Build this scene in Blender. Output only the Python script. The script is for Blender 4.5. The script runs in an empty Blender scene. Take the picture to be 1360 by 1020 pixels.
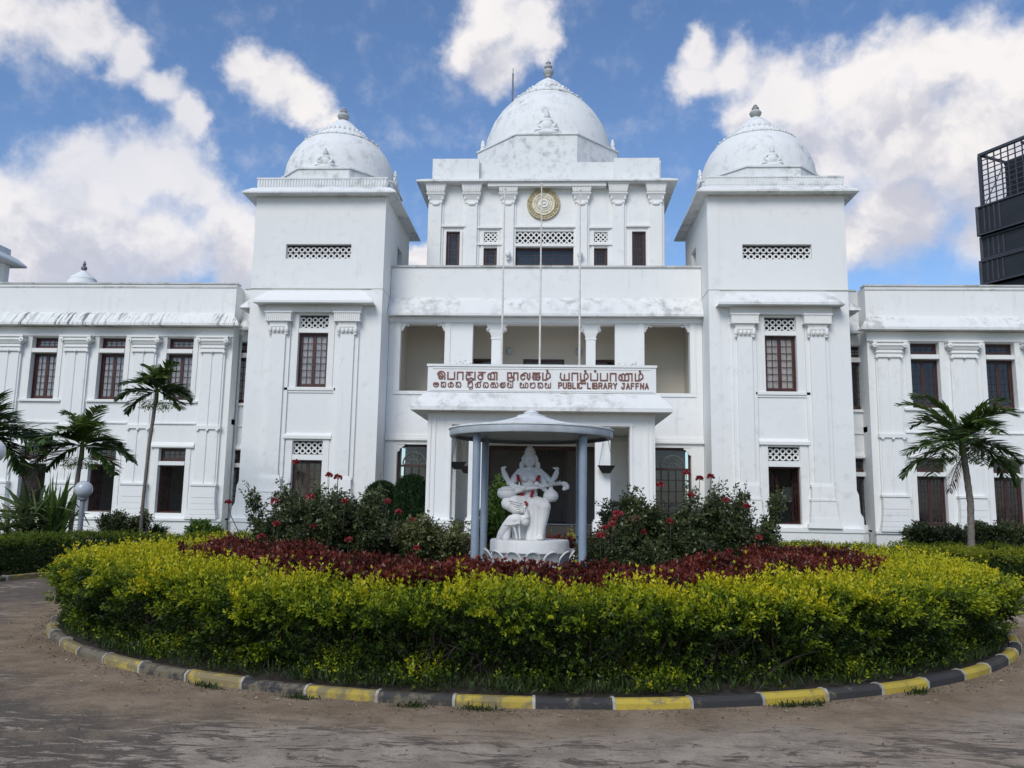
import bpy, bmesh, math, random
import numpy as np
from mathutils import Vector, Matrix
random.seed(7); RNG = np.random.default_rng(7)
PI = math.pi; R = math.radians
S = bpy.context.scene; COL = S.collection

# ------------------------------------------------------------------ camera
CAM_F, CAM_YAW, CAM_PITCH, CAM_ROLL = 1090.0, R(2.985), R(8.266), R(0.96)
cd = bpy.data.cameras.new('camera'); cam = bpy.data.objects.new('camera', cd); COL.objects.link(cam); S.camera = cam
cd.sensor_width = 36.0; cd.lens = 36.0*CAM_F/1360.0; cd.clip_start = 0.05; cd.clip_end = 5000
_f = Vector((-math.sin(CAM_YAW)*math.cos(CAM_PITCH), math.cos(CAM_YAW)*math.cos(CAM_PITCH), math.sin(CAM_PITCH)))
_r0 = Vector((math.cos(CAM_YAW), math.sin(CAM_YAW), 0)); _u0 = _r0.cross(_f)
_r = _r0*math.cos(CAM_ROLL)+_u0*math.sin(CAM_ROLL); _u = -_r0*math.sin(CAM_ROLL)+_u0*math.cos(CAM_ROLL)
cam.matrix_world = Matrix(((_r.x,_u.x,-_f.x,0.393),(_r.y,_u.y,-_f.y,0.0),(_r.z,_u.z,-_f.z,1.6),(0,0,0,1)))

# ------------------------------------------------------------------ node helpers
class NT:
    def __init__(s, tree): s.t = tree
    def n(s, typ, **kw):
        nd = s.t.nodes.new(typ)
        for k, v in kw.items():
            if k == 'i':
                for a, b in v.items():
                    if isinstance(b, bpy.types.NodeSocket): s.t.links.new(b, nd.inputs[a])
                    else: nd.inputs[a].default_value = b
            else: setattr(nd, k, v)
        return nd
    def link(s, a, b): s.t.links.new(a, b)
    def math(s, op, a, b=None, c=None, clamp=False):
        i = {0: a}
        if b is not None: i[1] = b
        if c is not None: i[2] = c
        return s.n('ShaderNodeMath', operation=op, use_clamp=clamp, i=i).outputs[0]
    def vmath(s, op, a, b=None):
        i = {0: a}
        if b is not None: i[1] = b
        nd = s.n('ShaderNodeVectorMath', operation=op, i=i)
        return nd.outputs['Value'] if op in ('DISTANCE','LENGTH','DOT_PRODUCT') else nd.outputs['Vector']
    def mix(s, f, a, b, blend='MIX'):
        nd = s.n('ShaderNodeMix', data_type='RGBA', blend_type=blend)
        for k, v in ((0, f), (6, a), (7, b)):
            if isinstance(v, bpy.types.NodeSocket): s.link(v, nd.inputs[k])
            else: nd.inputs[k].default_value = (tuple(v)+(1,))[:4] if k else v
        return nd.outputs[2]
    def ramp(s, fac, a, b, clampit=True):     # map range a..b -> 0..1
        return s.n('ShaderNodeMapRange', interpolation_type='SMOOTHSTEP', i={0: fac, 1: a, 2: b, 3: 0., 4: 1.}).outputs[0]
    def noise(s, vec, scale, detail=4., rough=.55, dist=0.):
        return s.n('ShaderNodeTexNoise', i={'Vector': vec, 'Scale': scale, 'Detail': detail, 'Roughness': rough, 'Distortion': dist}).outputs[0]
    def scale(s, vec, xyz):
        return s.n('ShaderNodeMapping', i={'Vector': vec, 'Scale': xyz}).outputs[0]

# ------------------------------------------------------------------ world: sky with cumulus
SUN_EL, SUN_AZ = R(40), R(200)        # azimuth clockwise from +Y (behind the viewer, to the left)
W = bpy.data.worlds.new('World'); S.world = W; W.use_nodes = True
nt = NT(W.node_tree); W.node_tree.nodes.clear()
def pix_dir(px, py):
    d = _f + (px-680)/CAM_F*_r + (510-py)/CAM_F*_u
    return tuple(d.normalized())
sky = nt.n('ShaderNodeTexSky', sky_type='NISHITA', sun_disc=False, sun_elevation=SUN_EL, sun_rotation=SUN_AZ, air_density=1.0, dust_density=0.6, ozone_density=2.0)
gen = nt.n('ShaderNodeTexCoord').outputs['Generated']
w1 = nt.n('ShaderNodeTexNoise', i={'Vector': gen, 'Scale': 9., 'Detail': 5., 'Roughness': .6}).outputs[1]
w2 = nt.n('ShaderNodeTexNoise', i={'Vector': gen, 'Scale': 34., 'Detail': 4., 'Roughness': .6}).outputs[1]
warp = nt.vmath('ADD', nt.vmath('SCALE', nt.vmath('SUBTRACT', w1, (.5,.5,.5))), (0,0,0))
warp.node.inputs[0].links[0].from_node.inputs[3].default_value = .085
wp2 = nt.vmath('SCALE', nt.vmath('SUBTRACT', w2, (.5,.5,.5))); wp2.node.inputs[3].default_value = .024
dirv = nt.vmath('ADD', nt.vmath('ADD', gen, warp), wp2)
# cumulus heads: (x, y, angular radius, softness) written as view directions of where each cloud stands in the sky
CLOUDS = [(15,5,58),(95,30,50),(165,72,42),(222,112,38),(258,155,32),
 (325,88,38),(365,112,48),(408,145,40),(440,175,26),
 (88,222,62),(15,290,66),(160,228,62),(228,215,62),(272,250,52),(300,305,60),(105,300,100),(205,325,80),(25,360,90),(315,355,50),(120,370,80),
 (650,10,60),(705,35,52),(625,55,50),(665,90,48),(730,50,34),
 (925,52,38),(915,100,46),(975,90,52),(1050,125,72),(1130,110,60),(1170,85,50),(1240,78,62),(1300,85,62),(1370,95,75),(1190,175,100),(1310,200,110),(1090,205,85),(1190,280,90),(1000,165,50),(1345,290,80),(1440,200,130),(1120,330,60),
 (556,335,30),(-90,350,90),(-150,60,70)]
def blobs(vec, soft):
    acc = None
    for (px, py, rp) in CLOUDS:
        dd = nt.vmath('DISTANCE', vec, pix_dir(px, py))
        v = nt.math('MULTIPLY_ADD', dd, -1.0/(rp/CAM_F*.95), 1.0)
        acc = v if acc is None else nt.math('SMOOTH_MAX', acc, v, soft)
    return acc
acc = blobs(dirv, .45)
above = blobs(nt.vmath('ADD', dirv, (-.012, 0, .062)), .35)     # how much cloud stands above this point of it
# the rest of the sky goes on the same way: scattered cumulus
far = nt.noise(nt.scale(gen, (1, 1, 1.6)), 3.2, 5., .55)
fwd = nt.vmath('DOT_PRODUCT', gen, tuple(_f))
out_of_view = nt.ramp(fwd, .80, .66)
farm = nt.math('MULTIPLY', nt.math('MULTIPLY_ADD', far, 7., -3.55), out_of_view)
dens = nt.math('MAXIMUM', acc, farm)
fine = nt.noise(gen, 22., 7., .62)
dens2 = nt.math('ADD', dens, nt.math('MULTIPLY_ADD', fine, .80, -.45))
mask = nt.ramp(dens2, -.08, .56)
mask = nt.math('MULTIPLY', mask, nt.math('MULTIPLY_ADD', nt.ramp(nt.noise(gen, 4., 3.), .3, .62), .22, .78))
# billows lit from above and the upper left: difference of the same noise a step towards the light
lit = (-.30, -.05, .95)
def relief(sc, eps, det):
    a_ = nt.noise(dirv, sc, det, .55); b_ = nt.noise(nt.vmath('ADD', dirv, tuple(eps*x for x in lit)), sc, det, .55)
    return nt.math('SUBTRACT', a_, b_)
rel = nt.math('ADD', nt.math('MULTIPLY', relief(8., .035, 4.), 2.6), nt.math('MULTIPLY', relief(24., .012, 4.), 1.5))
body = nt.noise(nt.scale(dirv, (1, 1, 1.5)), 5.0, 3., .5)
above = nt.math('MAXIMUM', above, nt.math('MULTIPLY', farm, .6))
sh_in = nt.math('ADD', nt.math('ADD', nt.math('MULTIPLY', body, .9), nt.math('MULTIPLY', rel, .55)), nt.math('MULTIPLY', above, -1.0))
shade = nt.ramp(sh_in, -.35, .42)
ccol = nt.mix(shade, (4.2, 4.25, 4.8), (6.7, 6.45, 6.4))
skyc = nt.mix(1.0, sky.outputs[0], (.83, .95, 1.10), 'MULTIPLY')
mixc = nt.mix(mask, skyc, ccol)
bg = nt.n('ShaderNodeBackground', i={'Color': mixc, 'Strength': .1})
nt.link(bg.outputs[0], nt.n('ShaderNodeOutputWorld').inputs[0])
W.cycles.sampling_method = 'MANUAL'; W.cycles.sample_map_resolution = 512

# ------------------------------------------------------------------ sun, exposure
sl = bpy.data.lights.new('sun', 'SUN'); so = bpy.data.objects.new('sun', sl); COL.objects.link(so)
sl.energy = 1.55; sl.angle = R(30); sl.color = (1.0, .955, .87)
sd = Vector((math.sin(SUN_AZ)*math.cos(SUN_EL), math.cos(SUN_AZ)*math.cos(SUN_EL), math.sin(SUN_EL)))
so.rotation_euler = (-sd).to_track_quat('-Z', 'Y').to_euler(); so.location = (0, 0, 40)
S.view_settings.view_transform = 'Standard'; S.view_settings.look = 'None'; S.view_settings.gamma = 1
S.view_settings.exposure = 0.50
S.view_settings.use_curve_mapping = False

# ------------------------------------------------------------------ materials
def mat(name):
    m = bpy.data.materials.new(name); m.use_nodes = True; m.node_tree.nodes.clear(); return m, NT(m.node_tree)
def finish(t, col, rough=.6, spec=.3, bump=None, bstr=.2, bdist=.02, metal=0.0, extra=None):
    i = {'Base Color': col if isinstance(col, bpy.types.NodeSocket) else (tuple(col)+(1,))[:4], 'Roughness': rough, 'Specular IOR Level': spec, 'Metallic': metal}
    p = t.n('ShaderNodeBsdfPrincipled', i=i)
    if bump is not None:
        b = t.n('ShaderNodeBump', i={'Height': bump, 'Strength': bstr, 'Distance': bdist}); t.link(b.outputs[0], p.inputs['Normal'])
    o = t.n('ShaderNodeOutputMaterial'); t.link(p.outputs[0], o.inputs[0]); return p
def pos(t): return t.n('ShaderNodeNewGeometry').outputs['Position']
def plain(name, col, rough=.5, var=.12, scale=6., metal=0., spec=.4, bstr=.1):
    m, t = mat(name); p = pos(t); n = t.noise(p, scale, 5.)
    c = t.mix(t.ramp(n, .3, .7), tuple(x*(1-var) for x in col), tuple(min(1, x*(1+var)) for x in col))
    finish(t, c, rough, spec, n, bstr, .01, metal); return m
def whitewash(name, base=(.775,.785,.775), grime=.35, streak=.3, gcol=(.27,.27,.25), lo=.50, hi=.75, black=0., extra_lo=None):
    m, t = mat(name); p = pos(t)
    big = t.noise(p, .55, 5., .6); mid = t.noise(p, 3.1, 6., .65)
    st = t.noise(t.scale(p, (7, 7, .55)), 1., 5., .6)
    c = t.mix(t.ramp(big, .35, .7), tuple(x*.965 for x in base), base)
    g = t.math('MULTIPLY', t.ramp(mid, lo, hi), t.ramp(big, .36, .66))
    g = t.math('MULTIPLY', g, grime)
    s = t.math('MULTIPLY', t.math('MULTIPLY', t.ramp(st, .54, .80), t.ramp(t.noise(p, .8, 3.), .42, .62)), streak)
    c = t.mix(g, c, gcol); c = t.mix(s, c, tuple(x*.9 for x in gcol))
    if black:
        bs = t.noise(t.n('ShaderNodeMapping', i={'Vector': p, 'Rotation': (0,0,R(-25)), 'Scale': (7.5,.5,.5)}).outputs[0], 1., 4., .75)
        bm = t.math('MULTIPLY', t.ramp(bs, .50, .57), t.ramp(t.noise(t.scale(p,(1,0,0)), .42, 2.), .40, .56))
        c = t.mix(t.math('MULTIPLY', bm, black), c, (.10,.10,.10))
        sp = t.ramp(t.noise(p, 9., 4., .7), .58, .66); c = t.mix(t.math('MULTIPLY', sp, black*.5), c, (.2,.19,.16))
    finish(t, c, .72, .25, t.noise(p, 22., 5.), .12, .01); return m
M = {}
M['wall'] = whitewash('white_wall_paint', grime=.26, streak=.22)
M['tower'] = whitewash('tower_wall_paint', grime=.28, streak=.18)
M['trim'] = whitewash('cream_white_trim_paint', base=(.77,.775,.76), grime=.22, streak=.18)
M['awn'] = whitewash('weathered_awning_paint', base=(.73,.74,.73), grime=.72, streak=.55, lo=.42, hi=.66)
M['awn_black'] = whitewash('mould_streaked_awning_paint', base=(.74,.75,.73), grime=.35, streak=.3, black=.9)
M['dome'] = whitewash('weathered_dome_paint', base=(.745,.765,.765), grime=.62, streak=.42, gcol=(.24,.25,.25), lo=.44, hi=.70)
M['coping'] = whitewash('grey_weathered_coping', base=(.56,.57,.56), grime=.8, streak=.5, lo=.40, hi=.62)
M['finial_grey'] = whitewash('weathered_finial_paint', base=(.44,.45,.44), grime=.6, streak=.3)
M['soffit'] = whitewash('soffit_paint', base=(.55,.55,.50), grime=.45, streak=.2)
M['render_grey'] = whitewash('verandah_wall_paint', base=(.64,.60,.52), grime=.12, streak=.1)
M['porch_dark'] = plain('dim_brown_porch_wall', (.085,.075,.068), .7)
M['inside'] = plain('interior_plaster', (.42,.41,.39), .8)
M['wood'] = plain('red_brown_window_wood', (.058,.020,.016), .42, .3, 9.)
M['wood_dark'] = plain('dark_brown_window_wood', (.052,.022,.02), .45, .3, 9.)
M['black'] = plain('black_metal_and_dark_inside', (.012,.012,.014), .4)  # floodlight metal, also the sheets standing in for dark interiors
M['curtain'] = plain('pale_curtain_cloth', (.86,.74,.71), .9, .12, 3.)
M['steel'] = plain('blue_grey_painted_steel', (.235,.29,.36), .42, .07, 5., spec=.5)
M['pale_grey'] = plain('pale_grey_canopy_paint', (.46,.50,.53), .5, .12, 4.)
M['pole_white'] = plain('white_pole_paint', (.66,.62,.58), .4)
M['statue'] = whitewash('white_marble', base=(.70,.70,.69), grime=.6, streak=.5, gcol=(.36,.35,.32), lo=.42, hi=.7)
M['letter'] = plain('maroon_letter_paint', (.185,.075,.06), .5, .2, 14.)
M['garland'] = plain('crimson_garland_petals', (.30,.008,.02), .8, .4, 60., bstr=.6)
M['globe'] = plain('frosted_lamp_globe', (.42,.46,.50), .25, .08, 8., spec=.6)
M['globe_white'] = plain('milk_white_lamp_globe', (.8,.8,.8), .3, .04, 8., spec=.6)
M['lamp_pole'] = plain('grey_lamp_post_paint', (.20,.22,.24), .5)
M['rod'] = plain('grey_galvanised_metal', (.14,.15,.17), .45)
M['rod_pale'] = plain('dusty_grey_ironwork', (.13,.13,.125), .7)
M['gold'] = plain('gold_ochre_relief', (.42,.36,.22), .6, .35, 9., bstr=.4)
M['gold_pale'] = plain('pale_gold_relief', (.66,.63,.50), .6, .2, 9., bstr=.4)
M['dark_cladding'] = plain('charcoal_cladding', (.022,.025,.03), .55, .15, .5)
M['dark_frame'] = plain('slate_frame_metal', (.052,.056,.07), .5, .15, .6)
M['soil'] = plain('dark_soil', (.030,.024,.017), .95, .35, 12., bstr=.7)
M['bark'] = plain('grey_brown_bark', (.16,.14,.12), .9, .35, 25., bstr=.6)
M['twig'] = plain('grey_twig_bark', (.075,.062,.05), .9, .35, 18.)
def mk_glass():
    m, t = mat('window_glass')
    g = t.n('ShaderNodeBsdfGlossy', i={'Color': (.8,.85,.9,1), 'Roughness': .06}); tr = t.n('ShaderNodeBsdfTransparent', i={'Color': (.86,.88,.88,1)})
    fr = t.n('ShaderNodeFresnel', i={'IOR': 1.6}); b = t.n('ShaderNodeBump', i={'Height': t.noise(pos(t), 2.5, 2.), 'Strength': .15, 'Distance': .02}); t.link(b.outputs[0], g.inputs['Normal'])
    mx = t.n('ShaderNodeMixShader', i={0: t.math('MULTIPLY_ADD', fr.outputs[0], .55, .0), 1: tr.outputs[0], 2: g.outputs[0]})
    t.link(mx.outputs[0], t.n('ShaderNodeOutputMaterial').inputs[0]); return m
M['glass'] = mk_glass()
def leafmat(name, cols, rough=.5, trans=.3, spec=.35):
    """cols: colours from tint 0 to 1 (kinds/ages of leaf; low tints also stand for inner shade)"""
    m, t = mat(name)
    a = t.n('ShaderNodeAttribute', attribute_name='tint').outputs['Fac']
    cr = t.n('ShaderNodeValToRGB', i={0: a}); e = cr.color_ramp.elements
    while len(e) < len(cols): e.new(.5)
    for k, c in enumerate(cols): e[k].position = k/(len(cols)-1); e[k].color = tuple(c)+(1,)
    p = t.n('ShaderNodeBsdfPrincipled', i={'Base Color': cr.outputs[0], 'Roughness': rough, 'Specular IOR Level': spec})
    tl = t.n('ShaderNodeBsdfTranslucent', i={'Color': cr.outputs[0]})
    mx = t.n('ShaderNodeMixShader', i={0: trans, 1: p.outputs[0], 2: tl.outputs[0]})
    t.link(mx.outputs[0], t.n('ShaderNodeOutputMaterial').inputs[0]); return m
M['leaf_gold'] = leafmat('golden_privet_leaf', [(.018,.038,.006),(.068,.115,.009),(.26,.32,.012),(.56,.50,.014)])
M['leaf_red'] = leafmat('dark_red_leaf', [(.030,.014,.010),(.072,.017,.011),(.15,.030,.018),(.27,.068,.045)], .36)
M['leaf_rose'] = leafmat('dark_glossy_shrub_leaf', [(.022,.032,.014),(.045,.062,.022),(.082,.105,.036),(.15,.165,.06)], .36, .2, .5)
M['leaf_clip'] = leafmat('clipped_hedge_leaf', [(.018,.036,.008),(.04,.075,.010),(.12,.17,.012),(.27,.28,.014)])
M['leaf_cypress'] = leafmat('cypress_leaf', [(.010,.028,.010),(.022,.055,.015),(.04,.085,.02)], .6, .15)
M['leaf_light'] = leafmat('fresh_green_leaf', [(.05,.10,.015),(.10,.18,.03),(.19,.28,.05)], .45, .3)
M['leaf_palm'] = leafmat('palm_leaflet', [(.016,.036,.010),(.038,.075,.016),(.085,.14,.025),(.19,.24,.05)], .4, .2, .5)
M['leaf_dead'] = leafmat('dead_brown_frond', [(.10,.06,.04),(.17,.10,.07)], .8, .15)
M['leaf_pand'] = leafmat('strap_leaf', [(.03,.055,.018),(.07,.11,.035),(.14,.18,.06),(.26,.28,.13)], .42, .2, .5)
M['petal'] = leafmat('red_flower_petal', [(.26,.018,.03),(.40,.05,.06),(.48,.16,.15)], .6, .25)
M['grass'] = leafmat('grass_blade', [(.014,.03,.007),(.03,.055,.011),(.06,.09,.02)], .6, .3)
M['litter'] = leafmat('fallen_leaf', [(.11,.07,.03),(.25,.19,.08),(.38,.36,.26)], .8, .1)
M['fruit'] = plain('green_palm_fruit', (.11,.13,.04), .6, .3, 20.)

def mk_road():
    m, t = mat('dusty_worn_asphalt'); p = pos(t)
    d = t.vmath('DISTANCE', t.vmath('MULTIPLY', p, (1,1,0)), (0, 13.4, 0))
    n1 = t.noise(p, .40, 6., .62); n2 = t.noise(p, 2.2, 7., .68); n3 = t.noise(p, 34., 6., .75); n4 = t.noise(p, 7., 6., .7)
    rot = t.n('ShaderNodeMapping', i={'Vector': p, 'Rotation': (0,0,R(-16)), 'Scale': (1.35,4.6,1)}).outputs[0]
    st = t.noise(rot, 1.7, 10., .74, 1.3)
    asph = t.mix(t.ramp(t.math('ADD', n2, t.math('MULTIPLY', n4, .5)), .55, .95), (.26,.212,.165), (.45,.375,.300))
    wear = t.ramp(t.math('ADD', st, t.math('ADD', t.math('MULTIPLY', t.math('SUBTRACT', n1, .5), .7), t.math('MULTIPLY', t.n('ShaderNodeSeparateXYZ', i={0: p}).outputs[0], -.014))), .505, .54); asph = t.mix(t.math('MULTIPLY', wear, .88), asph, (.105,.088,.073))
    dust = t.mix(t.ramp(n2, .35, .68), (.225,.163,.104), (.340,.258,.180)); dust = t.mix(t.math('MULTIPLY', t.ramp(n4, .5, .7), .35), dust, (.155,.116,.08))
    edge = t.ramp(t.math('ADD', d, t.math('ADD', t.math('MULTIPLY_ADD', n1, -3.4, 1.7), t.math('MULTIPLY_ADD', n2, -1.6, .8))), 7.9, 7.0)
    patch = t.ramp(t.math('ADD', n1, t.math('MULTIPLY', t.math('SUBTRACT', n2, .5), .9)), .56, .64)
    f = t.math('MAXIMUM', edge, t.math('MULTIPLY', patch, .4))
    c = t.mix(t.math('MULTIPLY', f, .92), asph, dust)
    sp = t.ramp(n3, .60, .70); c = t.mix(t.math('MULTIPLY', sp, .45), c, (.26,.23,.20)); gr = t.noise(p, 90., 3., .7); c = t.mix(t.math('MULTIPLY', t.ramp(gr, .5, .7), .22), c, (.30,.27,.23)); c = t.mix(t.math('MULTIPLY', t.ramp(gr, .5, .3), .25), c, (.03,.026,.022))
    sd_ = t.ramp(n3, .42, .32); c = t.mix(t.math('MULTIPLY', sd_, .5), c, (.03,.026,.022))
    h = t.math('ADD', t.math('MULTIPLY', n3, .5), t.math('ADD', t.math('MULTIPLY', n4, .7), t.math('ADD', n2, t.math('MULTIPLY', st, -.6))))
    finish(t, c, 1.0, .08, h, .8, .035); return m
M['road'] = mk_road()
def mk_kerb(name, col, worn):
    m, t = mat(name); p = pos(t); n = t.noise(p, 8., 7., .7); n2 = t.noise(p, 1.4, 3.)
    x = t.n('ShaderNodeSeparateXYZ', i={0: p}).outputs[0]
    amt = t.ramp(t.math('ADD', n, t.math('MULTIPLY', t.math('MAXIMUM', x, -3.2), -.030)), .45 + (1-worn)*.13, .62 + (1-worn)*.16)
    c = t.mix(t.math('MULTIPLY', amt, .85), col, (.17,.145,.10)); c = t.mix(t.math('MULTIPLY', t.ramp(n2, .5, .7), .35), c, (.10,.085,.06))
    finish(t, c, .8, .25, n, .5, .02); return m
M['kerb_y'] = mk_kerb('yellow_kerb_paint', (.45,.34,.055), 1.1); M['kerb_k'] = mk_kerb('black_kerb_paint', (.04,.04,.042), .85)
M['mortar_dark'] = plain('loose_grit', (.12,.095,.07), .9, .5, 40.)
M['mortar'] = plain('pale_kerb_mortar', (.34,.32,.28), .9, .25, 14.)
def mk_ground():
    m, t = mat('garden_soil_and_grass'); p = pos(t); n = t.noise(p, 1.2, 6.); n2 = t.noise(p, 14., 5.)
    c = t.mix(t.ramp(n, .4, .6), (.07,.055,.035), (.05,.085,.022)); c = t.mix(t.ramp(n2, .4, .7), c, (.035,.05,.015))
    finish(t, c, .95, .1, n2, .6, .05); return m
M['ground'] = mk_ground()

# ------------------------------------------------------------------ object helpers
def link(o, parent=None):
    COL.objects.link(o)
    if parent is not None: o.parent = parent
    return o
def tag(o, label=None, cat=None, group=None, kind=None):
    if label: o['label'] = label
    if cat: o['category'] = cat
    if group: o['group'] = group
    if kind: o['kind'] = kind
    return o
def thing(name, label, cat, loc=(0,0,0), rz=0, group=None):
    o = bpy.data.objects.new(name, None); o.location = loc; o.rotation_euler = (0,0,rz); o.empty_display_size = .3
    link(o); return tag(o, label, cat, group)
def dup(root, loc, rz=None, label=None, group=None):
    def cp(o, par):
        c = o.copy(); COL.objects.link(c)
        if par is not None: c.parent = par
        for ch in list(kids.get(o.name, [])): cp(ch, c)
        return c
    kids = {}
    for o in root.children_recursive: kids.setdefault(o.parent.name, []).append(o)
    r = cp(root, None); r.location = loc
    if rz is not None: r.rotation_euler = (0,0,rz)
    if label: r['label'] = label
    if group: r['group'] = group
    return r
class MB:
    def __init__(s): s.v = []; s.f = []
    def add(s, vs, fs):
        n = len(s.v); s.v += [tuple(v) for v in vs]; s.f += [tuple(i+n for i in f) for f in fs]; return s
    def box(s, x0, x1, y0, y1, z0, z1):
        return s.add([(x0,y0,z0),(x1,y0,z0),(x1,y1,z0),(x0,y1,z0),(x0,y0,z1),(x1,y0,z1),(x1,y1,z1),(x0,y1,z1)],
            [(0,3,2,1),(4,5,6,7),(0,1,5,4),(1,2,6,5),(2,3,7,6),(3,0,4,7)])
    def trap(s, x, wb, wt, yb, yt, y1, z0, z1):  # box whose front and sides taper between z0 and z1, on a wall plane y1
        return s.add([(x-wb,yb,z0),(x+wb,yb,z0),(x+wb,y1,z0),(x-wb,y1,z0),(x-wt,yt,z1),(x+wt,yt,z1),(x+wt,y1,z1),(x-wt,y1,z1)],
            [(0,3,2,1),(4,5,6,7),(0,1,5,4),(1,2,6,5),(2,3,7,6),(3,0,4,7)])
    def prism(s, poly, axis, a, b):   # convex-ish polygon extruded along axis ('x': poly=(y,z); 'y': poly=(x,z); 'z': poly=(x,y))
        def P(u, v, w): return {'x': (w,u,v), 'y': (u,w,v), 'z': (u,v,w)}[axis]
        n = len(poly); vs = [P(u,v,a) for u,v in poly]+[P(u,v,b) for u,v in poly]
        return s.add(vs, [tuple(range(n))[::-1], tuple(range(n,2*n))]+[(i,(i+1)%n,n+(i+1)%n,n+i) for i in range(n)])
    def lathe(s, prof, cx=0, cy=0, seg=32, cap=True, rad=None):
        n0 = len(s.v)
        for r, z in prof:
            for k in range(seg):
                a = 2*PI*k/seg; rr = r if rad is None else r*rad(a, z)
                s.v.append((cx+rr*math.cos(a), cy+rr*math.sin(a), z))
        for i in range(len(prof)-1):
            for k in range(seg):
                a = n0+i*seg+k; b = n0+i*seg+(k+1)%seg; s.f.append((a, b, b+seg, a+seg))
        if cap:
            s.f.append(tuple(n0+k for k in range(seg))[::-1]); s.f.append(tuple(n0+(len(prof)-1)*seg+k for k in range(seg)))
        return s
    def tube(s, pts, r, seg=8, cap=True):
        pts = [Vector(p) for p in pts]; rs = r if isinstance(r, (list, tuple)) else [r]*len(pts); n0 = len(s.v)
        up = None
        for i, p in enumerate(pts):
            d = (pts[min(i+1, len(pts)-1)]-pts[max(i-1, 0)]).normalized()
            if up is None: up = Vector((0,0,1)) if abs(d.z) < .9 else Vector((0,1,0))
            x = up.cross(d).normalized(); y = d.cross(x); up = y
            for k in range(seg):
                a = 2*PI*k/seg; s.v.append(tuple(p+rs[i]*(math.cos(a)*x+math.sin(a)*y)))
        for i in range(len(pts)-1):
            for k in range(seg):
                a = n0+i*seg+k; b = n0+i*seg+(k+1)%seg; s.f.append((a, b, b+seg, a+seg))
        if cap:
            s.f.append(tuple(n0+k for k in range(seg))[::-1]); s.f.append(tuple(n0+(len(pts)-1)*seg+k for k in range(seg)))
        return s
    def torus(s, c, r, rr, axis='y', seg=14, sec=5, a0=0, a1=2*PI):
        n0 = len(s.v); closed = abs(a1-a0-2*PI) < 1e-6; m = seg if closed else seg+1
        for i in range(m):
            a = a0+(a1-a0)*i/seg
            for k in range(sec):
                b = 2*PI*k/sec; q = r+rr*math.cos(b); w = rr*math.sin(b)
                if axis == 'y': s.v.append((c[0]+q*math.cos(a), c[1]+w, c[2]+q*math.sin(a)))
                else: s.v.append((c[0]+q*math.cos(a), c[1]+q*math.sin(a), c[2]+w))
        for i in range(seg):
            for k in range(sec):
                a = n0+(i%m)*sec+k; b = n0+((i+1)%m)*sec+k; a2 = n0+(i%m)*sec+(k+1)%sec; b2 = n0+((i+1)%m)*sec+(k+1)%sec
                s.f.append((a, a2, b2, b))
        return s
    def ell(s, c, r, seg=16, rings=10):
        n0 = len(s.v); 
        for i in range(1, rings):
            t = PI*i/rings
            for k in range(seg):
                a = 2*PI*k/seg; s.v.append((c[0]+r[0]*math.sin(t)*math.cos(a), c[1]+r[1]*math.sin(t)*math.sin(a), c[2]-r[2]*math.cos(t)))
        for i in range(rings-2):
            for k in range(seg):
                a = n0+i*seg+k; b = n0+i*seg+(k+1)%seg; s.f.append((a, b, b+seg, a+seg))
        s.v.append((c[0],c[1],c[2]-r[2])); s.v.append((c[0],c[1],c[2]+r[2])); e = len(s.v)
        for k in range(seg):
            s.f.append((e-2, n0+(k+1)%seg, n0+k)); s.f.append((e-1, n0+(rings-2)*seg+k, n0+(rings-2)*seg+(k+1)%seg))
        return s
    def mirror(s):      # mirrored copy across x = 0 added
        n = len(s.v); s.v += [(-x,y,z) for x,y,z in s.v]; s.f += [tuple(i+n for i in f)[::-1] for f in s.f]; return s
    def mesh(s, name, m, org=(0,0,0), smooth=False):
        me = bpy.data.meshes.new(name); me.from_pydata([(x-org[0],y-org[1],z-org[2]) for x,y,z in s.v], [], s.f)
        me.materials.append(m); me.update()
        bm = bmesh.new(); bm.from_mesh(me); bmesh.ops.recalc_face_normals(bm, faces=bm.faces); bm.to_mesh(me); bm.free()
        if smooth:
            me.polygons.foreach_set('use_smooth', [True]*len(me.polygons))
            try: me.set_sharp_from_angle(angle=R(38))
            except Exception: pass
        return me
    def build(s, name, m, parent=None, org=(0,0,0), loc=(0,0,0), smooth=False, label=None, **kw):
        o = bpy.data.objects.new(name, s.mesh(name, m, org, smooth)); o.location = loc; link(o, parent)
        return tag(o, label, kw.get('cat'), kw.get('group'), kw.get('kind'))
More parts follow.
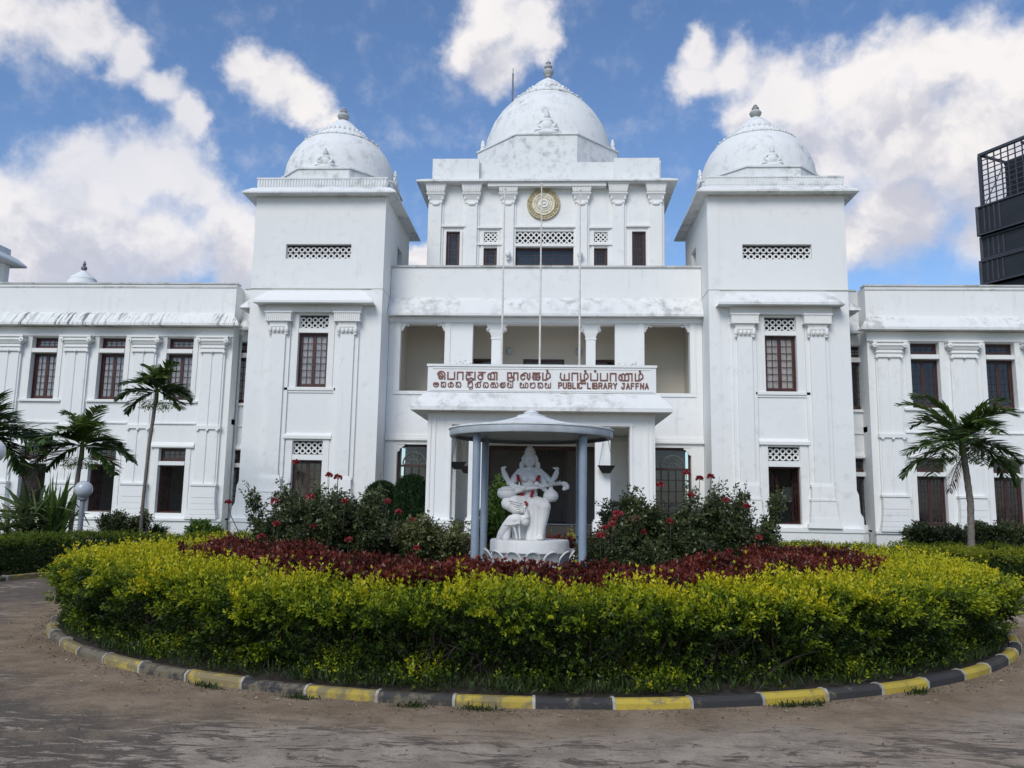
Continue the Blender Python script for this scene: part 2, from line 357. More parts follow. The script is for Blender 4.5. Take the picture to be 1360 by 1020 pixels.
def wallpanel(mb, x0, x1, z0, z1, y, th, holes=(), axis='x'):
    """wall slab with its front on plane y, thickness th going +y; holes = (x0,x1,z0,z1). axis 'y': wall runs along y, front on plane x=y and th may be negative"""
    xs = sorted({x0, x1}|{min(max(h[i], x0), x1) for h in holes for i in (0, 1)})
    zs = sorted({z0, z1}|{min(max(h[i], z0), z1) for h in holes for i in (2, 3)})
    def solid(i, k):
        if i < 0 or k < 0 or i >= len(xs)-1 or k >= len(zs)-1: return False
        cx, cz = (xs[i]+xs[i+1])/2, (zs[k]+zs[k+1])/2
        return not any(h[0] < cx < h[1] and h[2] < cz < h[3] for h in holes)
    def P(x, d, z): return (x, y+d, z) if axis == 'x' else (y+d, x, z)
    def q(a, b, c, d): mb.add([a, b, c, d], [(0,1,2,3)])
    for i in range(len(xs)-1):
        for k in range(len(zs)-1):
            if not solid(i, k): continue
            a, b, c, d = xs[i], xs[i+1], zs[k], zs[k+1]
            q(P(a,0,c),P(b,0,c),P(b,0,d),P(a,0,d)); q(P(a,th,c),P(a,th,d),P(b,th,d),P(b,th,c))
            if not solid(i-1,k): q(P(a,0,c),P(a,0,d),P(a,th,d),P(a,th,c))
            if not solid(i+1,k): q(P(b,0,c),P(b,th,c),P(b,th,d),P(b,0,d))
            if not solid(i,k-1): q(P(a,0,c),P(a,th,c),P(b,th,c),P(b,0,c))
            if not solid(i,k+1): q(P(a,0,d),P(b,0,d),P(b,th,d),P(a,th,d))
    return mb
def flatmesh(mb, name, m, parent, org, **kw):   # quads with consistent outward normals not needed; weld first
    me = bpy.data.meshes.new(name); me.from_pydata([(x-org[0],y-org[1],z-org[2]) for x,y,z in mb.v], [], mb.f); me.materials.append(m)
    bm = bmesh.new(); bm.from_mesh(me); bmesh.ops.remove_doubles(bm, verts=bm.verts, dist=1e-5); bmesh.ops.recalc_face_normals(bm, faces=bm.faces); bm.to_mesh(me); bm.free()
    o = bpy.data.objects.new(name, me); link(o, parent); return tag(o, kw.get('label'))

# ------------------------------------------------------------------ ground, road
g = MB().add([(-900,-300,0),(900,-300,0),(900,1500,0),(-900,1500,0)], [(0,1,2,3)]).build('ground', M['ground'], kind='structure')
rp = [(-70,-60),(70,-60),(70,13.4)]
C0 = (0., 13.4)
for a in range(0, 69, 4): rp.append((10*math.cos(R(a)), 13.4+10*math.sin(R(a))))
rp += [(3.7,28.6),(-3.7,28.6)]
for a in range(112, 181, 4): rp.append((10*math.cos(R(a)), 13.4+10*math.sin(R(a))))
rp += [(-70,13.4)]
bm = bmesh.new(); fc = bm.faces.new([bm.verts.new((x,y,.004)) for x,y in rp]); bmesh.ops.triangulate(bm, faces=[fc])
me = bpy.data.meshes.new('road'); bm.to_mesh(me); bm.free(); me.materials.append(M['road'])
tag(link(bpy.data.objects.new('road', me)), kind='structure')
# raised bed of the roundabout
mb = MB().lathe([(6.55,.0),(6.55,.06),(6.2,.09),(4.,.12),(.05,.12)], 0, 13.4, 72, cap=False)
mb.build('planting_bed', M['soil'], kind='structure', smooth=True)

# kerb of painted stones round the roundabout
def kerbset(cx, cy, r0, r1, angs, parent, phase, nb=4):
    for k in range(len(angs)-1):
        a0, a1 = angs[k], angs[k+1]; mbk = MB(); n = nb
        j = random.uniform(-.012, .012); hh = .088+random.uniform(-.010, .010); g0 = (a1-a0)*.012
        prof = [(r1,0),(r1,hh*.62),(r1-.035,hh),(r0+.03,hh),(r0,hh*.85),(r0,0)]
        vs = []
        for i in range(n+1):
            a = a0+g0+(a1-a0-2*g0)*i/n
            for (r, z) in prof: vs.append(((r+j)*math.cos(a), (r+j)*math.sin(a), z))
        m_ = len(prof); fs = [tuple(range(m_)), tuple(n*m_+i for i in range(m_))[::-1]]
        for i in range(n):
            for q in range(m_): fs.append((i*m_+q, i*m_+(q+1)%m_, (i+1)*m_+(q+1)%m_, (i+1)*m_+q))
        mbk.add(vs, fs); y = (k+phase) % 2
        mbk.build('kerb_stone', M['kerb_k'] if y else M['kerb_y'], parent)
        mj = MB(); vs = []
        for a in (a1-.0018, a1+.0018):
            for (r, z) in prof: vs.append(((r+j+(.008 if r > (r0+r1)/2 else -.004))*math.cos(a), (r+j+(.008 if r > (r0+r1)/2 else -.004))*math.sin(a), z+(.008 if z > 0 else 0)))
        mj.add(vs, [tuple(range(m_)), tuple(m_+i for i in range(m_))[::-1]]+[(q,(q+1)%m_,m_+(q+1)%m_,m_+q) for q in range(m_)])
        mj.build('mortar_joint', M['mortar'], parent)
kt = thing('roundabout_kerb', 'ring of yellow and black painted kerb stones round the hedge in the road', 'kerb', (0,13.4,0))
st = 2*PI/66; a_0 = R(-87.8)
kerbset(0, 0, 6.55, 6.665, [a_0+st*k for k in range(67)], kt, 1)
kt2 = thing('garden_kerb', 'yellow and black kerb at the far left edge of the road in front of a clipped hedge', 'kerb', (0,13.4,0))
kerbset(0, 0, 10.0, 10.16, [R(112)+R(5.2)*k for k in range(13)], kt2, 0)
kt3 = thing('garden_kerb', 'yellow and black kerb on the right side of the road before the right hand hedge', 'kerb', (0,13.4,0))
kerbset(0, 0, 10.0, 10.16, [R(5)+R(5.2)*k for k in range(13)], kt3, 1)

# ------------------------------------------------------------------ the library building
ORG = (0, 28, 0)
B = thing('library_building', 'long two storey white public library with pillars, square towers and three domes', 'building', ORG)
def bp(mb, name, m, label=None, smooth=False, parent=None):
    return mb.build(name, m, parent or B, ORG, smooth=smooth, label=label)
def bwall(mb, name, m, label=None): return flatmesh(mb, name, m, B, ORG, label=label)

# ---- window prototypes: local x from 0 to w, front towards -y, z from 0
def sash_mesh(w, h, nx, nz, m, fr=.055, bar=.018, d=.045):
    mb = MB()
    mb.box(0, fr, 0, d, 0, h).box(w-fr, w, 0, d, 0, h).box(fr, w-fr, 0, d, 0, fr*1.5).box(fr, w-fr, 0, d, h-fr, h)
    for i in range(1, nx):
        x = fr+(w-2*fr)*i/nx; mb.box(x-bar/2, x+bar/2, .008, d-.008, fr*1.5, h-fr)
    for k in range(1, nz):
        z = fr*1.5+(h-2.5*fr)*k/nz
        for i in range(nx):
            xa = fr+(w-2*fr)*i/nx+(bar/2 if i else 0); xb = fr+(w-2*fr)*(i+1)/nx-(bar/2 if i < nx-1 else 0)
            mb.box(xa, xb, .010, d-.010, z-bar/2, z+bar/2)
    return mb.mesh('sash', m)
_cache = {}
def window(name, x0, z0, w, h, y, nx=2, nz=6, m='wood', leaves=2, open_=(0, 0), curtain=None, label=None, par=None, lowpanel=0):
    key = (name, round(w,2), round(h,2), nx, nz, m, leaves, lowpanel)
    if key not in _cache:
        f = .05; d = {}
        d['frame'] = MB().box(0,f,0,.09,0,h).box(w-f,w,0,.09,0,h).box(f,w-f,0,.09,0,f).box(f,w-f,0,.09,h-f,h).mesh(name, M[m])
        sw = (w-2*f)/leaves; sh = h-2*f
        d['sash'] = sash_mesh(sw-.006, sh-.006, nx, nz, M[m]); d['sw'] = sw; d['f'] = f
        d['pane'] = MB().box(.03, sw-.036, .020, .025, .06, sh-.04).mesh('glass_pane', M['glass'])
        _cache[key] = d
    d = _cache[key]; f = d['f']; sw = d['sw']
    o = bpy.data.objects.new(name, d['frame']); o.location = (x0-ORG[0], y-ORG[1], z0-ORG[2]); link(o, par or B); tag(o, label)
    for i in range(leaves):
        ang = open_[i] if i < len(open_) else 0
        for nm in ('sash', 'pane'):
            c = bpy.data.objects.new('sash' if nm == 'sash' else 'glass_pane', d[nm]); link(c, o)
            if i == 0 or leaves == 1: c.location = (f+.003, .02, f+.003); c.rotation_euler = (0,0,ang)
            else:
                c.location = (w-f-.003, .02, f+.003); c.rotation_euler = (0,0,-ang); c.scale = (-1,1,1)
    if curtain:
        mb = MB(); n = 26; vs = []; fs = []
        for i in range(n+1):
            x = .04+(w-.08)*i/n; yy = .085+.012*math.sin(i*1.9)+.01*math.sin(i*.7)
            vs += [(x,yy,.02),(x,yy,h-.02)]
        for i in range(n): fs.append((2*i,2*i+2,2*i+3,2*i+1))
        mb.add(vs, fs); mb.build('curtain', M['curtain'], o)
    return o
def lattice(x0, x1, z0, z1, y, nx, nz, name='ring_lattice', parent=None):
    """pierced screen of touching rings, real depth, in a thin border"""
    mb = MB(); px = (x1-x0)/nx; pz = (z1-z0)/nz; r = min(px, pz)/2
    for i in range(nx):
        for k in range(nz):
            mb.torus((x0+px*(i+.5), y, z0+pz*(k+.5)), r*.78, r*.27, seg=12, sec=5)
    mb.box(x0-.02, x0+.012, y-.025, y+.025, z0, z1).box(x1-.012, x1+.02, y-.025, y+.025, z0, z1)
    return bp(mb, name, M['trim'], parent=parent)
def diamond_lattice(x0, x1, z0, z1, y, n):
    mb = MB(); w = (x1-x0)/n; h = z1-z0
    for i in range(n):
        for k in range(2):
            for sgn in (1, -1):
                a = (x0+w*i, z0+h*k/2); b = (x0+w*(i+1), z0+h*(k+1)/2)
                if sgn < 0: a, b = (a[0], b[1]), (b[0], a[1])
                dx, dz = b[0]-a[0], b[1]-a[1]; L = math.hypot(dx, dz); nx_, nz_ = -dz/L*.022, dx/L*.022
                yo = y+.002*sgn
                mb.prism([(a[0]+nx_,a[1]+nz_),(a[0]-nx_,a[1]-nz_),(b[0]-nx_,b[1]-nz_),(b[0]+nx_,b[1]+nz_)], 'y', yo-.02, yo+.02)
    return bp(mb, 'diamond_lattice', M['trim'])
def skirt(mb, x0, x1, y0, y1, over, z_top, z_lip, lip=.07, round_=True, soffit_rise=.0, yb=None):
    """sloping concrete eave all round a rectangle (x0..x1, y0..y1), drop from z_top at the wall to z_lip+lip at the edge"""
    prof = [(0, z_top), (over*.35, z_top-(z_top-z_lip-lip)*.22), (over*.75, z_top-(z_top-z_lip-lip)*.68), (over, z_lip+lip), (over, z_lip), (0.0, z_lip+soffit_rise)]
    vs = []
    for (o, z) in prof: vs += [(x0-o,y0-o,z),(x1+o,y0-o,z),(x1+o,y1+o,z),(x0-o,y1+o,z)]
    fs = []
    for i in range(len(prof)-1):
        for k in range(4): fs.append((4*i+k, 4*i+(k+1)%4, 4*i+4+(k+1)%4, 4*i+4+k))
    return mb.add(vs, fs)
def awning(mb, x0, x1, y, over, z_top, z_lip, lip=.08, ends=(True, True)):
    """straight awning on a wall at plane y; ends: hipped returns"""
    e0 = over*.0 if not ends[0] else over; e1 = 0 if not ends[1] else over
    dz = z_top-z_lip-lip
    P = [(0, z_top, 0.), (over*.35, z_top-dz*.2, .35), (over*.75, z_top-dz*.68, .75), (over, z_lip+lip, 1.), (over, z_lip, 1.), (0., z_lip+.02, 1.)]
    vs = []; fs = []
    for (o, z, t) in P: vs += [(x0+ (e0*(1-t) if ends[0] else 0), y-o, z), (x1-(e1*(1-t) if ends[1] else 0), y-o, z)]
    for i in range(len(P)-1): fs.append((2*i, 2*i+1, 2*i+3, 2*i+2))
    n = len(P); fs.append(tuple(2*i for i in range(n))[::-1]); fs.append(tuple(2*i+1 for i in range(n)))
    return mb.add(vs, fs)

# ============ towers
TZ = 12.46
def tower(s):
    side = 'left' if s < 0 else 'right'
    xs = lambda a, b: (min(s*a, s*b), max(s*a, s*b))
    x0, x1 = xs(5.70, 10.45); cx = s*8.075
    H = [xs(6.90, 9.27)+(10.14, 10.68), xs(7.57, 8.64)+(7.60, 8.08), xs(7.57, 8.64)+(5.50, 7.44), xs(7.57, 8.63)+(3.15, 3.62), xs(7.57, 8.63)+(1.06, 2.96)]
    mb = MB(); wallpanel(mb, x0, x1, 0, TZ, 28.0, .32, H); bwall(mb, 'front_wall', M['tower'])
    mb = MB()
    inn = s*5.70; wallpanel(mb, 28.32, 32.75, 0, TZ+.3, inn, .3*s, [(30.35, 31.3, 10.1, 11.35)], axis='y')
    out = s*10.45; wallpanel(mb, 28.32, 32.75, 0, TZ+.3, out, -.3*s, [(30.35, 31.3, 10.1, 11.35)], axis='y')
    mb.box(x0+.3, x1-.3, 32.45, 32.75, 0, TZ+.3)
    bwall(mb, 'side_wall', M['tower'])
    mb = MB(); mb.box(x0+.3, x1-.3, 28.33, 32.44, .86, .9).box(x0+.3, x1-.3, 28.33, 32.44, 4.4, 4.6).box(x0+.3, x1-.3, 28.33, 32.44, 9.0, 9.2).box(x0+.3, x1-.3, 28.33, 32.44, TZ-.1, TZ+.28)
    bp(mb, 'floor_slab', M['inside'])
    # grooves and corner strips
    mb = MB()
    a, b = xs(5.70, 6.08); mb.box(a, b, 27.975, 27.998, .95, 12.40)
    bp(mb, 'corner_strip', M['tower'])
    mb = MB(); mb.box(x0-.012, x1+.012, 27.965, 27.997, 9.02, 9.05); a, b = (inn-.012, inn+.0) if s > 0 else (inn, inn+.012)
    mb.box(a, b, 28.0, 29.28, 9.02, 9.05); bp(mb, 'string_course', M['soffit'])
    # plinth
    mb = MB(); mb.box(x0-.12, x1+.12, 27.86, 28.0, 0, .82).box(x0-.16, x1+.16, 27.82, 28.0, .82, .95)
    mb.box(out if s > 0 else out-.12, out+.12 if s > 0 else out, 28.0, 29.1, 0, .82)
    bp(mb, 'plinth', M['wall'])
    # roof eave and parapet
    mb = MB(); skirt(mb, x0, x1, 28.0, 32.75, .40, 12.80, TZ, .06)
    mb.box(x0+.01, x1-.01, 28.01, 32.74, TZ+.02, 12.79)
    bp(mb, 'roof_eave', M['awn'] if s > 0 else M['dome'])
    mb = MB(); t = .14
    for (a, b, c, d) in ((x0, x1, 28.0, 28.0+t), (x0, x1, 32.75-t, 32.75), (x0, x0+t, 28.0+t, 32.75-t), (x1-t, x1, 28.0+t, 32.75-t)):
        mb.box(a, b, c, d, 12.802, 13.16)
    mb.box(x0-.03, x1+.03, 27.97, 28.0, 13.12, 13.17)
    pr = bp(mb, 'parapet', M['dome'])
    mb = MB(); n = 46
    for i in range(n):
        x = x0+.06+(x1-x0-.12)*i/(n-1); mb.box(x-.022, x+.022, 27.965, 27.998, 12.86, 13.11)
    for i in range(n):
        y = 28.06+4.6*i/(n-1)
        for xx, dd in ((x0, -1), (x1, 1)): mb.box(min(xx, xx+dd*.03), max(xx, xx+dd*.03), y-.022, y+.022, 12.86, 13.11)
    mb.build('baluster_ribs', M['dome'], pr, ORG)
    # octagonal drum and dome
    dome_set(cx, 30.375, 2.27, 13.60, [(2.13,13.60),(2.13,13.9),(2.07,14.3),(1.96,14.62),(1.79,14.95),(1.57,15.22),(1.42,15.36)],
        [(1.42,15.32),(1.475,15.325),(1.48,15.36),(1.37,15.42),(1.10,15.57),(.95,15.71),(.87,15.81)],
        [(.87,15.78),(.81,15.90),(.67,16.05),(.54,16.19),(.43,16.31),(.29,16.42),(.16,16.50)],
        [(.12,16.49),(.10,16.55),(.20,16.61),(.235,16.70),(.18,16.79),(.09,16.82),(.11,16.86),(.145,16.90),(.11,16.94),(.05,16.965),(.09,17.0),(.05,17.03),(.01,17.08)], 13.15, .80, side)
    # columns
    for cxx in (s*6.87, s*9.31): place_tower_column(cxx)
    # beam and awning over the columns
    mb = MB(); a, b = xs(6.40, 9.84); mb.box(a, b, 27.84, 28.0, 8.15, 8.42); bp(mb, 'beam', M['trim'])
    mb = MB(); a, b = xs(5.93, 10.16); awning(mb, a, b, 28.0, .55, 8.97, 8.40); bp(mb, 'awning', M['awn'] if s > 0 else M['trim'], 'long awning under the %s tower top' % side)
    mb = MB(); yy0, yy1 = 28.35, 29.8; o = .5
    xo = out+s*o; z = 8.40
    vs = [(out, yy0+.25, 8.95), (out, yy1, 8.95), (xo, yy0-.1, z+.07), (xo, yy1+.0, z+.07), (xo, yy0-.1, z), (xo, yy1, z), (out, yy0-.1, z), (out, yy1, z)]
    mb.add(vs, [(0,2,3,1),(2,4,5,3),(4,6,7,5),(0,6,4,2),(1,3,5,7),(0,1,7,6)]); bp(mb, 'side_awning', M['awn'])
    # base flare at the outer corner
    mb = MB(); mb.add([(out,27.99,.95),(out+s*.20,27.99,.95),(out+s*.18,27.99,1.32),(out+s*.09,27.99,1.46),(out+s*.06,27.99,2.05),(out,27.99,2.2),
                       (out,29.0,.95),(out+s*.20,29.0,.95),(out+s*.18,29.0,1.32),(out+s*.09,29.0,1.46),(out+s*.06,29.0,2.05),(out,29.0,2.2)],
                      [(0,1,2,3,4,5),(6,7,8,9,10,11),(0,1,7,6),(1,2,8,7),(2,3,9,8),(3,4,10,9),(4,5,11,10),(5,0,6,11)])
    bp(mb, 'corner_base', M['tower'])
    # sills, lintels
    mb = MB(); a, b = xs(7.22, 9.03); mb.box(a, b, 27.93, 28.0, 5.38, 5.47); mb.box(a+.04, b-.04, 27.965, 28.0, 5.30, 5.38); bp(mb, 'window_sill', M['trim'])
    mb = MB(); a, b = xs(7.28, 8.97); mb.box(a, b, 27.90, 28.0, 3.69, 3.79); mb.prism([(27.90,3.79),(28.0,3.79),(28.0,3.90)], 'x', a, b); bp(mb, 'lintel', M['trim'])
    # window surrounds (raised jamb strips)
    mb = MB()
    for (zz0, zz1) in ((5.47, 8.13), (.96, 3.69)):
        for q in (7.57, 8.64):
            e = .22 if q > 8 else -.22; a, b = xs(q, q+e); bp(MB().box(a, b, 27.97, 27.998, zz0, zz1), 'window_surround', M['trim'])
    a, b = xs(6.90, 9.27); lattice(a+.01, b-.01, 10.16, 10.62, 28.16, 11, 2)
    bp(MB().box(a, b, 28.24, 28.26, 10.14, 10.68), 'vent_dark_sheet', M['black'])  # black sheets behind the rings stand in for the shade inside the vents
    a, b = xs(7.57, 8.64); lattice(a+.01, b-.01, 7.62, 8.02, 28.14, 5, 2); bp(MB().box(a, b, 28.22, 28.24, 7.6, 8.08), 'vent_dark_sheet', M['black'])
    lattice(a+.01, b-.01, 3.17, 3.58, 28.14, 5, 2); bp(MB().box(a, b, 28.22, 28.24, 3.15, 3.62), 'vent_dark_sheet', M['black'])
    window('window', a+.004, 5.504, b-a-.008, 1.932, 28.16, 2, 7, 'wood', curtain=True, label='red brown casement window high in the %s tower' % side)
    if s < 0: window('window', a+.004, 1.064, b-a-.008, 1.892, 28.16, 2, 6, 'wood_dark', open_=(0, 0))
    else:
        window('window', a+.004, 1.064, b-a-.008, 1.892, 28.16, 2, 6, 'wood', open_=(R(38), R(80)), label='open casement window showing a staircase in the right tower')
        mb = MB()      # stair seen through the open window
        for k in range(9):
            x = 7.2+.26*k; z = 1.15+.17*k; mb.box(x, x+.26, 30.3, 31.4, z-.36, z+.17)
        stt = bp(mb, 'stair', M['wall'])
for_dome = []
def dome_set(cx, cy, ap, z_top, prof, collar, cap, fin, z_bot, fig, side):
    c8 = [(cx+ap/math.cos(PI/8)*math.cos(PI/8+k*PI/4), cy+ap/math.cos(PI/8)*math.sin(PI/8+k*PI/4)) for k in range(8)]
    mb = MB(); mb.prism(c8, 'z', z_bot, z_top-.06)
    sc = 1+.05/ap; mb.prism([(cx+(x-cx)*sc, cy+(y-cy)*sc) for x, y in c8], 'z', z_top-.06, z_top)
    bp(mb, 'octagonal_drum', M['dome'])
    dm = bp(MB().lathe(prof, cx, cy, 64), 'dome', M['dome'], 'large central dome' if side == 'centre' else '%s tower dome' % side, smooth=True)
    rr = collar[1][0]
    mb = MB().lathe(collar, cx, cy, 96, cap=False, rad=lambda a, z: 1+(.010 if z < collar[4][1] else .03)*abs(math.sin(13*a)))
    mb.build('lotus_collar', M['dome'], dm, ORG, smooth=True)
    mb = MB(); n = 30
    for k in range(n):
        a = 2*PI*k/n; mb.ell((cx+rr*math.cos(a), cy+rr*math.sin(a), collar[1][1]+.03), (.045,.045,.05), 8, 6); q = collar[-1][0]*1.02; mb.ell((cx+q*math.cos(a), cy+q*math.sin(a), collar[-1][1]+.02), (.06,.06,.09), 8, 6)
    mb.build('petal_beads', M['dome'], dm, ORG, smooth=True, kind='stuff')
    MB().lathe(cap, cx, cy, 48, rad=lambda a, z: 1+.03*abs(math.sin(8*a))).build('dome_cap', M['dome'], dm, ORG, smooth=True)
    MB().lathe(fin, cx, cy, 20).build('finial', M['finial_grey'], dm, ORG, smooth=True)
    for k in range(4):     # seated figures on the four main faces of the drum
        a = -PI/2+k*PI/2; r = ap-.10; ox, oy = cx+r*math.cos(a), cy+r*math.sin(a)
        mb = MB(); f = fig
        for (wx, wy, zz, rr_) in ((.50,.20,.05,.16),(.40,.14,.22,.30),(.26,.17,.34,.26),(.25,.12,.56,.12),(.11,.10,.76,.13),(.10,.09,.86,.07),(.06,.06,.94,.09)):
            mb.ell((0,0,zz*f), (wx*f, wy*f, rr_*f), 12, 8)
        for sx in (-1, 1):
            mb.ell((sx*.30*f,0,.16*f), (.19*f,.16*f,.09*f), 10, 6); mb.tube([(sx*.22*f,0,.58*f),(sx*.34*f,-.03*f,.42*f),(sx*.27*f,-.08*f,.27*f)], [.06*f,.055*f,.05*f], 6)
            mb.ell((sx*.44*f,.02,.10*f), (.1*f,.08*f,.12*f), 8, 6)
        o = bpy.data.objects.new('seated_figure', mb.mesh('seated_figure', M['dome'], smooth=True)); o.location = (ox, oy-28, z_top-.01); o.rotation_euler = (0,0,a+PI/2); link(o, B)
_tc = {}
def place_tower_column(x):
    if not _tc:
        mb = MB(); mb.box(-.40, .40, -.07, 0, 2.36, 7.80).box(-.25, .25, -.14, -.07, 2.36, 7.38)
        _tc['col'] = mb.mesh('column', M['tower'])
        mb = MB(); mb.trap(0, .55, .52, -.27, -.25, 0, .955, 1.10).trap(0, .47, .45, -.25, -.23, 0, 1.10, 1.30).trap(0, .44, .40, -.22, -.19, 0, 1.30, 1.84)
        mb.box(-.42,.42,-.21,0,1.84,1.90).trap(0, .38, .36, -.19, -.17, 0, 1.90, 2.30).trap(0,.40,.30,-.17,-.145,0,2.30,2.42)
        _tc['base'] = mb.mesh('column_base', M['tower'])
        mb = MB(); mb.trap(0, .26, .33, -.15, -.22, 0, 7.38, 7.60).box(-.34,.34,-.23,0,7.60,7.66).trap(0,.30,.34,-.2,-.24,0,7.66,7.80)
        for sx in (-1,1):
            mb.ell((sx*.30,-.2,7.52),(.07,.05,.12),8,6); mb.ell((sx*.30,-.16,7.37),(.05,.05,.05),8,6)
        for q in (-.14,0,.14): mb.ell((q,-.20,7.50),(.06,.05,.09),8,6)
        mb.box(-.475,.475,-.30,0,7.80,7.83).box(-.455,.455,-.27,0,7.83,8.10).box(-.49,.49,-.31,0,8.10,8.148)
        for i in range(13):
            xx = -.43+.86*i/12; mb.box(xx-.018,xx+.018,-.292,-.27,7.84,8.09)
        _tc['cap'] = mb.mesh('capital', M['trim'])
    o = bpy.data.objects.new('column', _tc['col']); o.location = (x, -.0, 0); link(o, B)
    for k, n in (('base','column_base'),('cap','capital')): link(bpy.data.objects.new(n, _tc[k]), o)
for s in (-1, 1): tower(s)

# ============ wings
_wc = {}
def wing_column(x, y=29.2):
    if not _wc:
        mb = MB()
        for (z0, z1) in ((2.10, 4.07), (4.20, 6.90)):
            mb.box(-.44,.44,-.085,0,z0,z1)
            for c in (-.205,.205): mb.prism([(c-.198,-.085),(c+.198,-.085),(c+.170,-.125),(c-.170,-.125)], 'z', z0, z1)
        mb.box(-.47,.47,-.19,0,4.07,4.20)
        for c in (-.36,0,.36): mb.box(c-.04,c+.04,-.20,-.14,4.01,4.07)
        _wc['col'] = mb.mesh('column', M['wall'])
        mb = MB(); mb.box(-.49,.49,-.24,0,2.03,2.10).trap(0,.46,.45,-.21,-.2,0,1.62,2.03)
        mb.trap(0,.47,.46,-.215,-.21,0,1.40,1.612).trap(0,.50,.475,-.23,-.22,0,1.20,1.394).trap(0,.54,.505,-.25,-.235,0,1.02,1.194).trap(0,.57,.545,-.27,-.255,0,.905,1.014)
        mb.trap(0,.58,.57,-.28,-.27,0,.86,.90)
        _wc['base'] = mb.mesh('column_base', M['wall'])
        mb = MB(); mb.box(-.46,.46,-.19,0,6.90,6.97).box(-.43,.43,-.17,0,6.97,7.06).box(-.47,.47,-.21,0,7.06,7.10).box(-.44,.44,-.19,0,7.10,7.18).trap(0,.47,.55,-.22,-.28,0,7.18,7.30)
        mb.box(-.50,.50,-.30,0,7.30,7.34).box(-.47,.47,-.27,0,7.34,7.42).box(-.60,.60,-.32,0,7.42,7.488)
        for sx in (-1,1):
            mb.prism([(sx*.52+.095*math.cos(a*PI/6), 7.33+.095*math.sin(a*PI/6)) for a in range(12)], 'y', -.31, -.02)
            mb.prism([(sx*.52+.035*math.cos(a*PI/4), 7.33+.035*math.sin(a*PI/4)) for a in range(8)], 'y', -.34, -.31)
            mb.ell((sx*.43,-.17,6.90),(.045,.045,.06),8,6)
        mb.ell((0,-.19,6.92),(.05,.04,.06),8,6)
        _wc['cap'] = mb.mesh('capital', M['trim'])
    o = bpy.data.objects.new('column', _wc['col']); o.location = (x, y-28, 0); link(o, B)
    for k, n in (('base','column_base'),('cap','capital')): link(bpy.data.objects.new(n, _wc[k]), o)
XEND = 28.9
